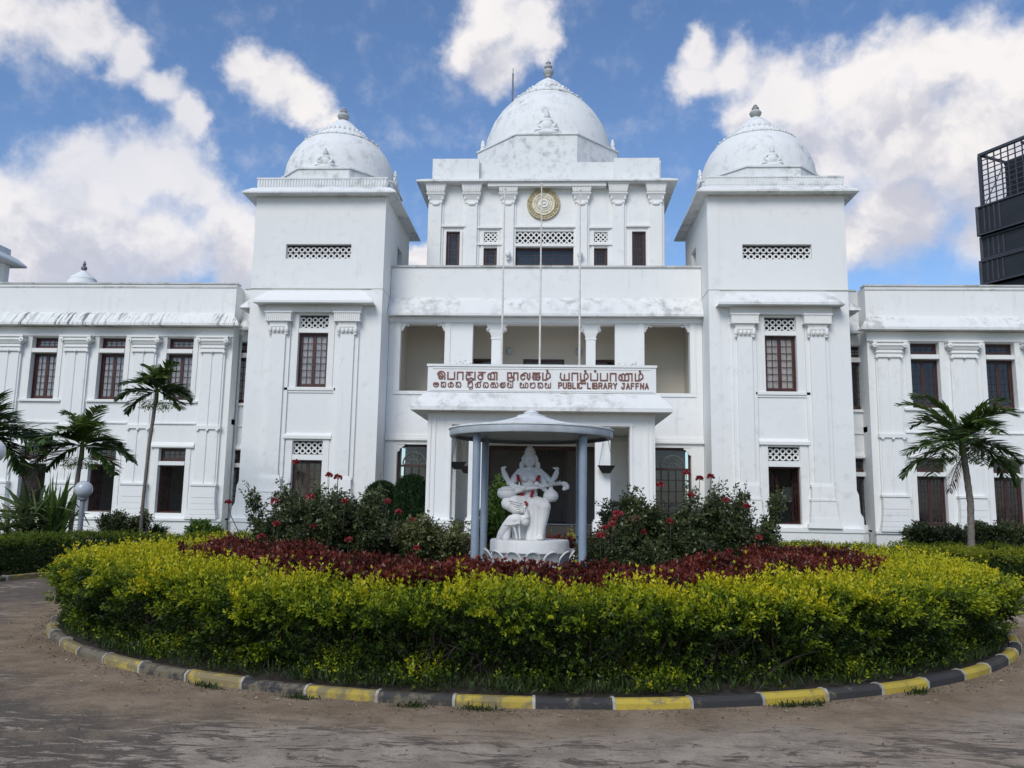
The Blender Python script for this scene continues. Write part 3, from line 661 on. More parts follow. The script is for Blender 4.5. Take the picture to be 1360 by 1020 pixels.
def wing(s):
    xs = lambda a, b: (min(s*a, s*b), max(s*a, s*b)); YW = 29.2
    n = 6; bays = [13.43+2.58*i for i in range(n)]
    holes = []
    for c in bays:
        a, b = xs(c-.50, c+.50); holes += [(a,b,5.14,6.87),(a,b,7.04,7.46),(a,b,1.05,2.75),(a,b,2.90,3.38)]
    x0, x1 = xs(11.46, XEND); mb = MB(); wallpanel(mb, x0, x1, 0, 9.5, YW, .3, holes); bwall(mb, 'front_wall', M['wall'])
    c = 11.02; a, b = xs(10.74, 11.60); hr = [(a,b,5.14,6.87),(a,b,7.04,7.46),(a,b,1.05,2.75),(a,b,2.90,3.38)]
    mb = MB(); a2, b2 = xs(10.46, 11.75); wallpanel(mb, a2, b2, 0, 9.5, 29.9, .3, hr); bwall(mb, 'recessed_wall', M['wall'])
    mb = MB(); e = s*11.46; mb.box(min(e,e+s*.3), max(e,e+s*.3), 29.502, 30.3, 0, 9.48); bp(mb, 'return_wall', M['wall'])
    mb = MB(); mb.box(min(s*10.46,s*XEND), max(s*10.46,s*XEND), 34.5, 34.8, 0, 9.3).box(x0, x1, 29.52, 34.5, .82, .88).box(x0, x1, 29.52, 34.5, 4.3, 4.5).box(min(s*10.46,s*XEND), max(s*10.46,s*XEND), 30.22, 34.5, 8.5, 8.7)
    mb.box(min(s*XEND,s*(XEND-.3)), max(s*XEND,s*(XEND-.3)), 29.51, 34.49, 0, 9.49)
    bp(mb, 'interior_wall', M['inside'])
    # plinth, strings
    mb = MB(); a, b = xs(11.42, XEND); mb.box(a, b, 29.04, YW, 0, .78).box(a-.03, b+.03, 28.98, YW, .78, .858)
    a, b = xs(10.5, 11.41); mb.box(a, b, 29.72, 29.9, 0, .78).box(a, b, 29.68, 29.9, .78, .858); bp(mb, 'plinth', M['wall'])
    mb = MB(); mb.box(x0-.03*(s>0), x1+.03*(s<0), 29.13, YW, 7.50, 7.84); a, b = xs(10.46, 11.46); mb.box(a, b, 29.83, 29.9, 7.50, 7.84); bp(mb, 'beam', M['trim'])
    mb = MB(); a, b = xs(11.12, XEND+.4); awning(mb, a, b, YW, .48, 8.40, 7.84, .09); bp(mb, 'awning', M['awn_black'] if s < 0 else M['awn'], 'awning striped with black mould along the left wing' if s < 0 else None)
    mb = MB(); a, b = xs(10.46, 11.35); awning(mb, a, b, 29.9, .48, 8.40, 7.84, .09, (False, False)); bp(mb, 'awning', M['awn'])
    mb = MB(); mb.box(x0-.03, x1+.03, 29.16, 29.56, 9.502, 9.56); a, b = xs(10.46, 11.42); mb.box(a, b, 29.86, 30.2, 9.502, 9.56)
    mb.box(x0-.012, x1+.012, 29.18, 29.2, 9.36, 9.42)
    bp(mb, 'parapet_coping', M['coping'])
    for i in range(n+1): wing_column(s*(12.14+2.58*i))
    for i, c in enumerate(bays):
        a, b = xs(c-.50, c+.50); w = b-a
        cur = s < 0; wood = 'wood' if s < 0 else 'wood_dark'
        window('window', a+.004, 5.144, w-.008, 1.722, YW+.21, 2, 6, wood, curtain=cur)
        window('transom_window', a+.004, 7.044, w-.008, .412, YW+.21, 4, 2, wood, leaves=1, curtain=cur)
        if s < 0: window('window', a+.004, 1.054, w-.008, 1.692, YW+.17, 2, 6, 'wood', open_=[(R(62), R(75)), (R(70), R(66)), (R(35), R(72))][i % 3])
        else: window('window', a+.004, 1.054, w-.008, 1.692, YW+.17, 3, 7, 'wood_dark')
        window('transom_window', a+.004, 2.904, w-.008, .472, YW+.17, 4, 2, 'wood_dark', leaves=1)
        p0, p1 = c-.80, c+.80; a, b = xs(p0, p1)
        mb = MB(); mb.box(a, b, 29.11, YW, 5.04, 5.11); bp(mb, 'window_sill', M['trim'])
        mb = MB(); mb.box(a, b, 29.10, YW, 3.40, 3.46); mb.prism([(29.10,3.46),(29.2,3.46),(29.2,3.60)], 'x', a, b); bp(mb, 'lintel', M['trim'])
        mb = MB(); mb.box(a, b, 29.15, YW, 4.25, 4.30); bp(mb, 'string_course', M['wall'])
        for q in (-1, 1):
            u, v = sorted((s*c+q*.50, s*c+q*.68)); bp(MB().box(u, v, 29.17, 29.198, .86, 3.40), 'window_surround', M['trim']); bp(MB().box(u, v, 29.17, 29.198, 5.11, 7.50), 'window_surround', M['trim'])
        bp(MB().box(s*c-.48, s*c+.48, 29.16, 29.197, 6.88, 7.03), 'window_rail', M['trim']); bp(MB().box(s*c-.48, s*c+.48, 29.16, 29.197, 2.76, 2.89), 'window_rail', M['trim'])
    a, b = xs(10.74, 11.60)
    window('window', a+.004, 5.144, b-a-.008, 1.722, 30.05, 2, 6, 'wood' if s < 0 else 'wood_dark', curtain=(s < 0))
    window('transom_window', a+.004, 7.044, b-a-.008, .412, 30.05, 4, 2, 'wood' if s < 0 else 'wood_dark', leaves=1, curtain=True)
    window('window', a+.004, 1.054, b-a-.008, 1.692, 30.05, 2, 6, 'wood_dark', open_=(R(60), 0) if s > 0 else (0, R(55)))
    window('transom_window', a+.004, 2.904, b-a-.008, .472, 30.05, 4, 2, 'wood_dark', leaves=1)
    a, b = xs(10.46, 11.45); bp(MB().box(a, b, 29.81, 29.9, 5.04, 5.11), 'window_sill', M['trim']); bp(MB().box(a, b, 29.80, 29.9, 3.40, 3.47).prism([(29.80,3.47),(29.9,3.47),(29.9,3.60)], 'x', a, b), 'lintel', M['trim']); bp(MB().box(a, b, 29.85, 29.9, 4.25, 4.30), 'string_course', M['trim'])
    # flat roof
    mb = MB(); mb.box(min(s*11.8,s*XEND), max(s*11.8,s*XEND), 29.56, 34.5, 8.9, 9.0); bp(mb, 'flat_roof', M['awn'])
    # grey drain pipe stain strip at the corner
    if s < 0: bp(MB().tube([(-11.40,29.80,.9),(-11.40,29.80,7.7)], .045, 10), 'drain_pipe', M['pale_grey'], smooth=True)
for s in (-1, 1): wing(s)

# ============ centre
CY = 29.3
mb = MB()
H = [(-5.28,-3.62,5.58,8.08),(3.60,5.25,5.58,8.08),(-2.60,2.57,5.58,8.08),(-5.24,-3.70,.9,3.64),(3.70,5.24,.9,3.64),(-2.0,2.0,.9,3.64)]
wallpanel(mb, -5.69, 5.69, 0, 10.2, CY, .35, H); bwall(mb, 'front_wall', M['wall'], 'recessed centre wall with an open upper verandah')
mb = MB(); mb.box(-5.72, 5.72, 29.24, 29.68, 10.202, 10.27); bp(mb, 'parapet_coping', M['coping'])
mb = MB(); awning(mb, -5.69, 5.69, CY, .42, 9.05, 8.30, .09, (False, False)); bp(mb, 'awning', M['awn'])
mb = MB(); mb.box(-5.69, 5.69, 29.20, CY, 8.12, 8.30); mb.box(-5.69,5.69,29.25,CY,8.30,8.34); bp(mb, 'beam', M['trim'])
mb = MB(); mb.box(-5.69, 5.69, 29.20, CY, 3.78, 3.86).box(-5.69, 5.69, 29.24, CY, 3.86, 3.97); bp(mb, 'string_course', M['trim'])
for sx in (-1, 1):
    for (a, b) in ((3.42,3.62),(5.25,5.45)): bp(MB().box(min(sx*a,sx*b), max(sx*a,sx*b), 29.265, 29.298, 5.57, 8.12), 'opening_surround', M['trim'])
    bp(MB().box(min(sx*3.42,sx*5.45), max(sx*3.42,sx*5.45), 29.26, 29.298, 5.45, 5.565), 'opening_sill', M['trim'])
for sx in (-1, 1):     # scroll brackets in the corners of the side openings
    for q, e in ((3.62, 1), (5.25, -1)):
        mb = MB(); z = 8.08
        X = lambda v: sx*(q+e*v)
        pl = [(0,0),(.20,0),(.20,-.06),(.13,-.08),(.12,-.15),(.08,-.17),(.07,-.25),(0,-.27)]
        mb.prism([(X(u), z+w) for u, w in pl], 'y', 29.33, 29.46); mb.ell((X(.25), 29.39, z-.05), (.05,.06,.045), 10, 6); bp(mb, 'bracket', M['trim'])
for x in (-1.74, 1.70):
    c = bp(MB().box(x-.17, x+.17, 29.36, 29.62, 5.58, 7.52).box(x-.20,x+.20,29.33,29.65,5.58,5.75), 'verandah_column', M['wall'])
    mb = MB(); mb.box(x-.20,x+.20,29.34,29.64,7.52,7.58).trap(x,.17,.24,29.36,29.32,29.66,7.58,7.78).box(x-.27,x+.27,29.32,29.66,7.78,7.84)
    mb.trap(x,.22,.40,29.36,29.34,29.64,7.84,8.079)
    for q in (-1,1): mb.ell((x+q*.31,29.48,7.90),(.08,.14,.09),10,6)
    mb.build('capital', M['trim'], c, ORG)
# verandah interior
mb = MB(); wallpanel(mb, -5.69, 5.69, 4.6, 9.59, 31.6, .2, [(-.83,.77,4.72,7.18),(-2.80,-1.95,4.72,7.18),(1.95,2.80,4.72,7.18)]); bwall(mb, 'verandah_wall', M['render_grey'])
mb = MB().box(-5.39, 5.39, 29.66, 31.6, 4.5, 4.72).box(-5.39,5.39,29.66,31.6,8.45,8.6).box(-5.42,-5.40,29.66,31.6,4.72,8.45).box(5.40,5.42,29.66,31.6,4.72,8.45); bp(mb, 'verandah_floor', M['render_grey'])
for (a, b) in ((-.83,.77),(-2.80,-1.95),(1.95,2.80)):
    o = bp(MB().box(a,a+.09,31.58,31.7,4.72,7.18).box(b-.09,b,31.58,31.7,4.72,7.18).box(a+.09,b-.09,31.58,31.7,7.09,7.18).box(a+.09,b-.09,31.59,31.69,6.55,6.62), 'door', M['wood'], 'brown door at the back of the verandah')
    MB().box(a+.10,b-.10,31.63,31.66,4.75,6.54).build('door_leaf', M['wood_dark'], o, ORG)
    MB().box(a+.10,b-.10,31.64,31.65,6.63,7.08).build('glass_pane', M['glass'], o, ORG)
for x in (-1.38, 1.32):
    o = bp(MB().ell((x,31.5,7.48),(.13,.09,.16),14,8), 'wall_lamp', M['pale_grey'], smooth=True)
# verandah side rooms' back, ground floor room
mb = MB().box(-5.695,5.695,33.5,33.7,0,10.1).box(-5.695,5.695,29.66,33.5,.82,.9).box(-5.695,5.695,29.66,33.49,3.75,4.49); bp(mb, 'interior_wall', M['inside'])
mb = MB().box(-5.69,5.69,29.66,33.7,9.6,9.7); bp(mb, 'flat_roof', M['awn'])
# ground-floor arched screens with wheel fanlights
for sx in (-1, 1):
    a, b = (min(sx*3.70,sx*5.24), max(sx*3.70,sx*5.24)); cx = sx*4.62
    o = bp(MB().box(a,a+.07,29.5,29.58,.9,3.63).box(b-.07,b,29.5,29.58,.9,3.63).box(a+.07,b-.07,29.5,29.58,3.56,3.63).box(a+.07,b-.07,29.5,29.58,2.84,2.92), 'fanlight_screen', M['wood_dark'], 'dark screen with a wheel shaped fanlight beside the porch')
    mb = MB().torus((cx,29.52,2.94),.42,.028,seg=20,a0=0,a1=PI).torus((cx,29.52,2.94),.16,.025,seg=14,a0=0,a1=PI)
    for k in range(7):
        t = PI*k/6; mb.tube([(cx+.16*math.cos(t),29.52,2.94+.16*math.sin(t)),(cx+.42*math.cos(t),29.52,2.94+.42*math.sin(t))], .014, 5)
    mb.build('wheel_fanlight', M['rod_pale'], o, ORG)
    mb = MB()
    for k in range(1, 6):
        x = a+(b-a)*k/6; mb.box(x-.02,x+.02,29.51,29.55,.9,2.84)
    for z in (1.3,1.7,2.1,2.5): mb.box(a+.07,b-.07,29.515,29.545,z-.015,z+.015)
    mb.build('screen_bars', M['wood_dark'], o, ORG)
    MB().box(a+.07,b-.07,29.57,29.575,.9,3.56).build('glass_pane', M['glass'], o, ORG)
    for q, e in ((sx*5.24, -sx),):
        pl = [(0,0),(.26,0),(.25,-.07),(.18,-.08),(.17,-.14),(.10,-.15),(.09,-.24),(0,-.28)]
        bp(MB().prism([(q+e*u, 3.64+w) for u, w in pl], 'y', 29.32, 29.42), 'bracket', M['trim'])
# main door
o = bp(MB().box(-1.98,-1.88,29.4,29.5,.9,3.63).box(1.88,1.98,29.4,29.5,.9,3.63).box(-1.88,1.88,29.4,29.5,3.5,3.63).box(-.62,-.54,29.4,29.5,.9,3.5).box(.80,.88,29.4,29.5,.9,3.5), 'main_door', M['wood_dark'], 'dark open main door inside the porch')
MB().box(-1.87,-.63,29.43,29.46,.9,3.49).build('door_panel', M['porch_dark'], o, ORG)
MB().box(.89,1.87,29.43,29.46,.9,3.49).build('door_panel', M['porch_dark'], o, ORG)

# ============ portico
PY = 24.0
def sym(mb): return mb.mirror()
mb = MB(); wallpanel(mb, -3.33, 3.33, 0, 4.25, PY, .4, [(-2.60,2.60,.0,3.86)]); bwall(mb, 'portico_front', M['wall'])
for sx in (-1, 1): mb = MB(); wallpanel(mb, PY+.4, 29.29, 0, 4.25, sx*3.33, -sx*.35, [(24.95,28.4,.9,3.8)], axis='y'); bwall(mb, 'portico_side', M['wall'])
mb = MB(); mb.box(3.08,3.14,23.975,23.998,1.2,4.24).box(3.22,3.27,23.975,23.998,1.2,4.24); mb.mirror(); mb.box(-2.72,2.72,23.965,23.998,3.87,3.95); mb.box(-2.68,-2.61,23.965,23.998,.95,3.87).box(2.61,2.68,23.965,23.998,.95,3.87); bp(mb, 'portico_moulding', M['trim'])
for x in (-2.97, 2.97): bp(MB().trap(x,.50,.47,23.86,23.88,24.0,0,1.0).box(x-.51,x+.51,23.84,24.0,1.0,1.10), 'pillar_base', M['wall'])
for x in (-1.88, 1.82):
    c = bp(MB().box(x-.22,x+.22,24.02,24.38,1.17,3.859), 'portico_column', M['wall'])
    MB().box(x-.29,x+.29,23.95,24.45,0,1.10).box(x-.26,x+.26,23.98,24.42,1.10,1.17).build('column_base', M['wall'], c, ORG)
mb = MB(); skirt(mb, -3.33, 3.33, 24.0, 29.2, .46, 4.84, 4.25, .11, soffit_rise=.0); mb.box(-3.32,3.32,24.01,29.29,4.20,4.83); bp(mb, 'portico_roof', M['awn'], 'stained flat porch roof with a broad overhanging lip')
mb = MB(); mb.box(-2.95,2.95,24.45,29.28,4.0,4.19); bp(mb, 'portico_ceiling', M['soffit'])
mb = MB(); mb.box(-3.3,3.3,24.5,29.3,0,.40).box(-2.6,2.6,23.6,24.5,0,.14).box(-2.6,2.6,24.0,24.5,.14,.28); bp(mb, 'porch_step', M['render_grey'])
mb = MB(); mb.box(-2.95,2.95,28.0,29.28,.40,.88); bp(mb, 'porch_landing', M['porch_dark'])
# sign board (parapet of the porch)
sb = bp(MB().box(-3.37,3.37,23.96,24.12,4.84,5.60).box(-3.40,3.40,23.93,24.15,5.60,5.67).box(-3.22,3.22,23.945,23.958,5.53,5.55).box(-3.30,3.30,23.945,23.958,4.88,4.91), 'sign_board', M['tower'], 'white name board over the porch lettered in Tamil, Sinhala and English')
_sk = [0]
def stroke(mb, pts, w, y=23.936, x0=0, z0=0, sx=1, sz=1):
    pts = [(x0+p[0]*sx, z0+p[1]*sz) for p in pts]
    for (a, b) in zip(pts[:-1], pts[1:]):
        dx, dz = b[0]-a[0], b[1]-a[1]; L = math.hypot(dx, dz) or 1e-6; ux, uz = dx/L*w*.35, dz/L*w*.35; nx, nz = -dz/L*w/2, dx/L*w/2
        _sk[0] = (_sk[0]+1) % 23; y = 23.936+.0004*_sk[0]
        mb.prism([(a[0]-ux+nx,a[1]-uz+nz),(a[0]-ux-nx,a[1]-uz-nz),(b[0]+ux-nx,b[1]+uz-nz),(b[0]+ux+nx,b[1]+uz+nz)], 'y', y, 23.958)
def arc(cx, cz, r, a0, a1, n=10, rz=None):
    rz = rz or r
    return [(cx+r*math.cos(R(a0+(a1-a0)*i/n)), cz+rz*math.sin(R(a0+(a1-a0)*i/n))) for i in range(n+1)]
# Tamil line, letter by letter: unit cell, x-height 1, width in the second value
TA = {
 'e': ([arc(.36,.42,.30,-60,300,12,.42)[:8]+[(.36,.05)], arc(.45,.66,.42,180,0,10,.44)+[(.87,0)], arc(.34,.28,.17,0,360,10,.2)], 1.0),   # the sign before "po"
 'pa': ([[(.08,1),(.08,.04),(.86,.04),(.86,1)]], .98),
 'aa': ([[(.08,0),(.08,1),(.72,1),(.72,0)]], .84),
 'thu': ([arc(.40,.42,.30,40,330,12,.36)+[(.95,.1)], [(.12,1),(.86,1)], [(.44,1),(.44,.55)], arc(.55,.18,.42,-20,-170,8,.42), [(1.14,1.05),(1.14,-.05)]], 1.28),
 'sa': ([[(.12,1),(.92,1)], [(.50,1),(.50,.5)], arc(.36,.36,.28,30,330,12,.34)+[(.62,.4),(.62,1)]], 1.0),
 'na': ([arc(.26,.45,.18,0,360,10,.4), arc(.60,.55,.24,180,0,8,.42)+[(.84,.04)], [(.26,.05),(.84,.05)], [(.62,1),(1.12,1),(1.12,0)]], 1.26),
 'nuu': ([[(.08,1),(.08,.0)], [(.08,.98),(.5,.98),(.5,.3)], arc(.48,.12,.36,80,-170,12,.34), [(.78,0),(.78,1)], arc(1.06,.5,.26,150,-60,10,.46)[:1]+[(.78,.98),(1.25,.98),(1.25,0)], [(.2,.30),(.78,.30)]], 1.40),
 'la': ([arc(.30,.42,.24,20,330,12,.38), arc(.58,.62,.3,190,20,8,.36)+[(.80,.3),(.98,.05),(1.12,.35),(1.10,.95)]], 1.24),
 'ka': ([[(.06,.98),(.90,.98)], [(.45,.98),(.45,.05)], arc(.26,.42,.20,60,330,10,.36), arc(.66,.40,.24,130,-130,10,.36), [(.2,.42),(.85,.42)]], 1.0),
 'm': ([[(.08,1),(.08,.04),(.5,.04),(.5,.62)], arc(.70,.58,.24,150,-70,10,.42)[0:9]+[(.5,.04)]], 1.02),
 'dot': ([arc(0,0,.07,0,360,6,.1)], 0),
 'ya': ([[(.10,1),(.04,.45),(.20,.05),(.52,.05),(.52,.80)], [(.52,.05),(1.06,.05),(1.06,1)]], 1.18),
 'zha': ([[(.08,1),(.08,.04),(.5,.04),(.5,.62)], arc(.70,.58,.24,150,-70,10,.42)[0:9]+[(.45,-.12)], arc(.40,-.24,.25,50,270,8,.16)+[(.62,-.42),(.66,-.30)]], 1.02),
 'nna': ([arc(.26,.45,.18,0,360,10,.4), arc(.56,.55,.20,180,0,8,.42)+[(.76,.04)], arc(.98,.55,.22,180,0,8,.42)+[(1.2,.04)], [(.26,.05),(1.2,.05)], [(.98,1),(1.58,1),(1.58,0)]], 1.74),
}
def tamil(seq, x0, x1, z0, h, w):
    tot = sum((TA[c][1] if c != ' ' else .75)+.15 for c in seq if c != 'dot'); sc = (x1-x0)/tot; x = x0; last = 1
    for c in seq:
        if c == ' ': x += .90*sc; continue
        if c == 'dot':
            mb = MB(); stroke(mb, arc(0,0,.022,0,360,6), w*.8, x0=x-.55*last*sc, z0=z0+h*1.28); mb.build('letter', M['letter'], sb, ORG); continue
        mb = MB()
        for st_ in TA[c][0]: stroke(mb, st_, w, x0=x, z0=z0, sx=sc, sz=h)
        mb.build('letter', M['letter'], sb, ORG); last = TA[c][1]; x += (TA[c][1]+.15)*sc
tamil(['e','pa','aa','thu','sa','na',' ','nuu','la','ka','m','dot',' ','ya','aa','zha','dot','pa','dot','pa','aa','nna','m','dot'], -3.08, 3.04, 5.21, .215, .038)
# Sinhala line
SI = {
 'ma': ([arc(.5,.48,.44,130,450,16,.46)[:15], arc(.5,.62,.2,0,360,8,.22), [(.2,.55),(.8,.55)]], 1.0),
 'ha': ([arc(.22,.82,.12,0,360,8), [(.3,.75),(.10,.35)], arc(.30,.28,.2,160,380,8,.28), arc(.66,.30,.22,180,400,8,.3), arc(.66,.6,.26,0,150,8,.34)], 1.0),
 'ja': ([arc(.30,.40,.24,120,420,12,.36), arc(.72,.40,.24,120,-180,12,.38), arc(.56,.78,.2,20,150,6,.16)], 1.04),
 'nh': ([arc(.22,.82,.12,0,360,8), [(.3,.75),(.10,.35)], arc(.32,.28,.22,160,360,8,.28), arc(.70,.36,.26,180,430,10,.36), arc(.6,.76,.3,10,120,8,.2)], 1.0),
 'pu': ([arc(.22,.76,.14,0,360,8,.16), [(.12,.7),(.08,.3)], arc(.48,.26,.40,180,360,10,.26), [(.88,.26),(.88,.72)], arc(.70,.74,.18,0,150,6,.22), [(.88,.1),(.88,-.25)], arc(.62,-.25,.26,0,-170,6,.14)], 1.06),
 'sa': ([arc(.26,.36,.2,90,400,12,.34), arc(.68,.36,.26,180,420,10,.36), arc(.58,.80,.26,-20,160,8,.18), [(.44,.7),(.44,.1)], [(.9,.86),(1.04,1.2)]], 1.08),
 'ta': ([arc(.26,.30,.2,110,380,10,.3), arc(.66,.36,.26,200,400,10,.36), [(.16,.55),(.16,.9),(.78,.9),(.90,.6)]], 1.02),
 'kaa': ([arc(.28,.36,.22,60,330,10,.36), arc(.66,.36,.22,220,480,10,.36), [(.2,.9),(.72,.9)], [(.46,.9),(.46,.2)], arc(1.1,.45,.2,110,-110,8,.45)], 1.34),
 'la': ([arc(.5,.46,.44,60,400,16,.46), arc(.46,.46,.2,0,300,8,.24), [(.7,.9),(.92,.98)]], 1.0),
 'ya': ([arc(.20,.74,.14,0,300,8,.18), [(.08,.6),(.08,.3)], arc(.36,.26,.28,180,360,8,.26), [(.64,.26),(.64,.7)], arc(.80,.30,.18,190,380,8,.3), [(.97,.35),(.97,.95)]], 1.08),
 'yaa': ([arc(.20,.74,.14,0,300,8,.18), [(.08,.6),(.08,.3)], arc(.36,.26,.28,180,360,8,.26), [(.64,.26),(.64,.7)], arc(.80,.30,.18,190,380,8,.3), [(.97,.35),(.97,.95)], arc(1.22,.45,.2,110,-110,8,.45)], 1.46),
 'pa': ([arc(.22,.76,.14,0,360,8,.16), [(.12,.7),(.08,.3)], arc(.48,.26,.40,180,360,10,.26), [(.88,.26),(.88,.72)], arc(.70,.74,.18,0,150,6,.22)], 1.02),
 'nh2': ([arc(.5,.46,.42,60,400,16,.44), arc(.5,.5,.2,0,300,8,.2), arc(.5,.1,.3,200,340,6,.2)], 1.0),
}
def sinh(seq, x0, x1, z0, h, w):
    tot = sum((SI[c][1] if c != ' ' else .55)+.26 for c in seq); sc = (x1-x0)/tot; x = x0
    for c in seq:
        if c == ' ': x += .81*sc; continue
        mb = MB()
        for st_ in SI[c][0]: stroke(mb, st_, w, x0=x, z0=z0, sx=sc, sz=h)
        mb.build('letter', M['letter'], sb, ORG); x += (SI[c][1]+.26)*sc
sinh(['ma','ha','ja','nh',' ','pu','sa','ta','kaa','la','ya',' ','yaa','pa','nh','ya'], -3.20, .34, 4.975, .16, .026)
EN = {'P':[[(0,0),(0,1),(.45,1),(.6,.85),(.6,.62),(.45,.48),(0,.48)]],'U':[[(0,1),(0,.15),(.15,0),(.45,0),(.6,.15),(.6,1)]],'B':[[(0,0),(0,1),(.42,1),(.56,.87),(.56,.65),(.42,.53),(0,.53)],[(.42,.53),(.6,.4),(.6,.14),(.45,0),(0,0)]],
 'L':[[(0,1),(0,0),(.55,0)]],'I':[[(0,0),(0,1)]],'C':[[(.6,.8),(.45,1),(.15,1),(0,.85),(0,.15),(.15,0),(.45,0),(.6,.2)]],'R':[[(0,0),(0,1),(.45,1),(.6,.85),(.6,.62),(.45,.5),(0,.5)],[(.32,.5),(.6,0)]],
 'A':[[(0,0),(.3,1),(.6,0)],[(.11,.35),(.49,.35)]],'Y':[[(0,1),(.3,.5),(.6,1)],[(.3,.5),(.3,0)]],'J':[[(.15,1),(.55,1)],[(.45,1),(.45,.15),(.32,0),(.12,0),(0,.15),(0,.3)]],'F':[[(0,0),(0,1),(.55,1)],[(0,.52),(.45,.52)]],'N':[[(0,0),(0,1),(.6,0),(.6,1)]]}
def eng(word, x0, x1, z0, h, w):
    ws = [0.28 if c == 'I' else (.55 if c == ' ' else .98) for c in word]; ws[-1] = .62 if word[-1] != 'I' else .1
    sc = (x1-x0)/sum(ws); x = x0
    for c, q in zip(word, ws):
        if c != ' ':
            mb = MB()
            for st_ in EN[c]: stroke(mb, st_, w, x0=x, z0=z0, sx=sc, sz=h)
            mb.build('letter', M['letter'], sb, ORG)
        x += q*sc
eng('PUBLIC', .52, 1.20, 4.975, .16, .036); eng('LIBRARY', 1.37, 2.22, 4.975, .16, .036); eng('JAFFNA', 2.37, 3.14, 4.975, .16, .036)

# ============ upper block with the clock-like emblem
UY = 30.5
Hu = []
for sx in (-1, 1):
    xs = lambda a, b: (min(sx*a, sx*b), max(sx*a, sx*b))
    Hu += [xs(3.31,3.84)+(10.30,12.0), xs(1.86,2.38)+(10.60,11.34), xs(1.86,2.38)+(11.58,11.97)]
Hu += [(-1.20,1.14,10.60,11.38),(-1.20,1.14,11.50,12.0)]
mb = MB(); wallpanel(mb, -4.55, 4.55, 9.7, 14.0, UY, .3, Hu); wallpanel(mb, UY+.3, 37.3, 9.7, 14.0, 4.55, -.3, [], axis='y'); wallpanel(mb, UY+.3, 37.3, 9.7, 14.0, -4.55, .3, [], axis='y'); mb.box(-4.25,4.25,37.0,37.3,9.7,14.0); bwall(mb, 'upper_block_wall', M['tower'])
mb = MB(); skirt(mb, -4.55, 4.55, UY, 37.3, .46, 14.12, 13.86, .06); mb.box(-4.54,4.54,30.51,37.29,13.88,14.11); bp(mb, 'roof_eave', M['awn'])
mb = MB(); mb.box(-2.25, 2.31, 30.15, 30.5, 13.70, 13.857); bp(mb, 'beam', M['trim'])
mb = MB(); mb.box(-4.45,-2.62,30.42,30.62,14.0,14.93).box(2.62,4.37,30.42,30.62,14.0,14.93).box(-2.62,2.62,30.62,30.78,14.0,14.85)
for sx in (-1,1): mb.box(min(sx*4.45,sx*4.25),max(sx*4.45,sx*4.25),30.62,37.2,14.0,14.90)
mb.box(-4.25,4.25,37.0,37.2,14.0,14.9); bp(mb, 'parapet', M['dome'])
mb = MB().box(-4.25,4.25,30.8,37.0,14.0,14.3); bp(mb, 'flat_roof', M['awn'])
uc = {}
def upper_column(x):
    if not uc:
        uc['s'] = MB().box(-.22,.22,-.13,0,10.2,13.12).box(-.30,.30,-.05,0,10.2,13.12).mesh('column', M['tower'])
        mb = MB(); mb.box(-.25,.25,-.16,0,13.10,13.20).trap(0,.22,.34,-.14,-.26,0,13.20,13.42).box(-.36,.36,-.28,0,13.42,13.47).trap(0,.33,.40,-.27,-.33,0,13.47,13.80).box(-.42,.42,-.36,0,13.80,13.858)
        for i in range(10):
            xx = -.31+.62*i/9; mb.box(xx-.014,xx+.014,-.325,-.29,13.49,13.78)
        for q in (-1,1): mb.ell((q*.26,-.17,13.28),(.05,.05,.09),8,6)
        uc['c'] = mb.mesh('capital', M['trim'])
        uc['d'] = MB().ell((0,-.15,13.06),(.16,.05,.07),10,6).mesh('swag', M['trim'])
    o = bpy.data.objects.new('column', uc['s']); o.location = (x, UY-28, 0); link(o, B)
    link(bpy.data.objects.new('capital', uc['c']), o); link(bpy.data.objects.new('swag', uc['d']), o)
for x in (-4.27,-2.87,-1.45,1.38,2.78,4.22): upper_column(x)
mb = MB()
for sx in (-1, 1):
    for (a, b, z) in ((3.09,4.08,12.16),(1.67,2.66,12.10),(1.67,2.66,11.43)): bp(MB().box(min(sx*a,sx*b),max(sx*a,sx*b),30.40,30.5,z,z+.07), 'string_course', M['trim'])
    for (a, b, z0, z1) in ((3.84,3.94,10.2,12.0),(3.21,3.31,10.2,12.0),(1.76,1.86,10.2,12.0),(2.38,2.48,10.2,12.0)): bp(MB().box(min(sx*a,sx*b),max(sx*a,sx*b),30.46,30.498,z0,z1), 'window_surround', M['trim'])
bp(MB().box(-1.24,1.17,30.40,30.5,12.13,12.20), 'string_course', M['trim']); bp(MB().box(-1.2,1.14,30.44,30.53,11.385,11.50), 'window_rail', M['trim'])
for sx in (-1, 1):
    a, b = (min(sx*3.31,sx*3.84), max(sx*3.31,sx*3.84)); window('window', a, 10.302, b-a, 1.696, 30.6, 3, 5, 'wood_dark', leaves=1)
    a, b = (min(sx*1.86,sx*2.38), max(sx*1.86,sx*2.38)); window('window', a, 10.602, b-a, .736, 30.6, 3, 3, 'wood_dark', leaves=1)
    diamond_lattice(a, b, 11.6, 11.95, 30.56, 3)
window('window', -1.197, 10.602, 2.334, .776, 30.66, 3, 3, 'wood_dark', leaves=1, label='wide dark window band under the emblem')
diamond_lattice(-1.2, 1.14, 11.52, 11.98, 30.56, 11)
bp(MB().box(-4.2,4.2,30.9,30.92,10.2,12.2), 'interior_dark_sheet', M['black'])  # black sheet added for the darkness of the room behind the windows
for (x) in (-1.42, 1.32): bp(MB().ell((x,30.2,11.0),(.11,.11,.13),12,8).box(x-.05,x+.05,30.22,30.37,10.8,11.1), 'wall_lamp', M['trim'], smooth=True)
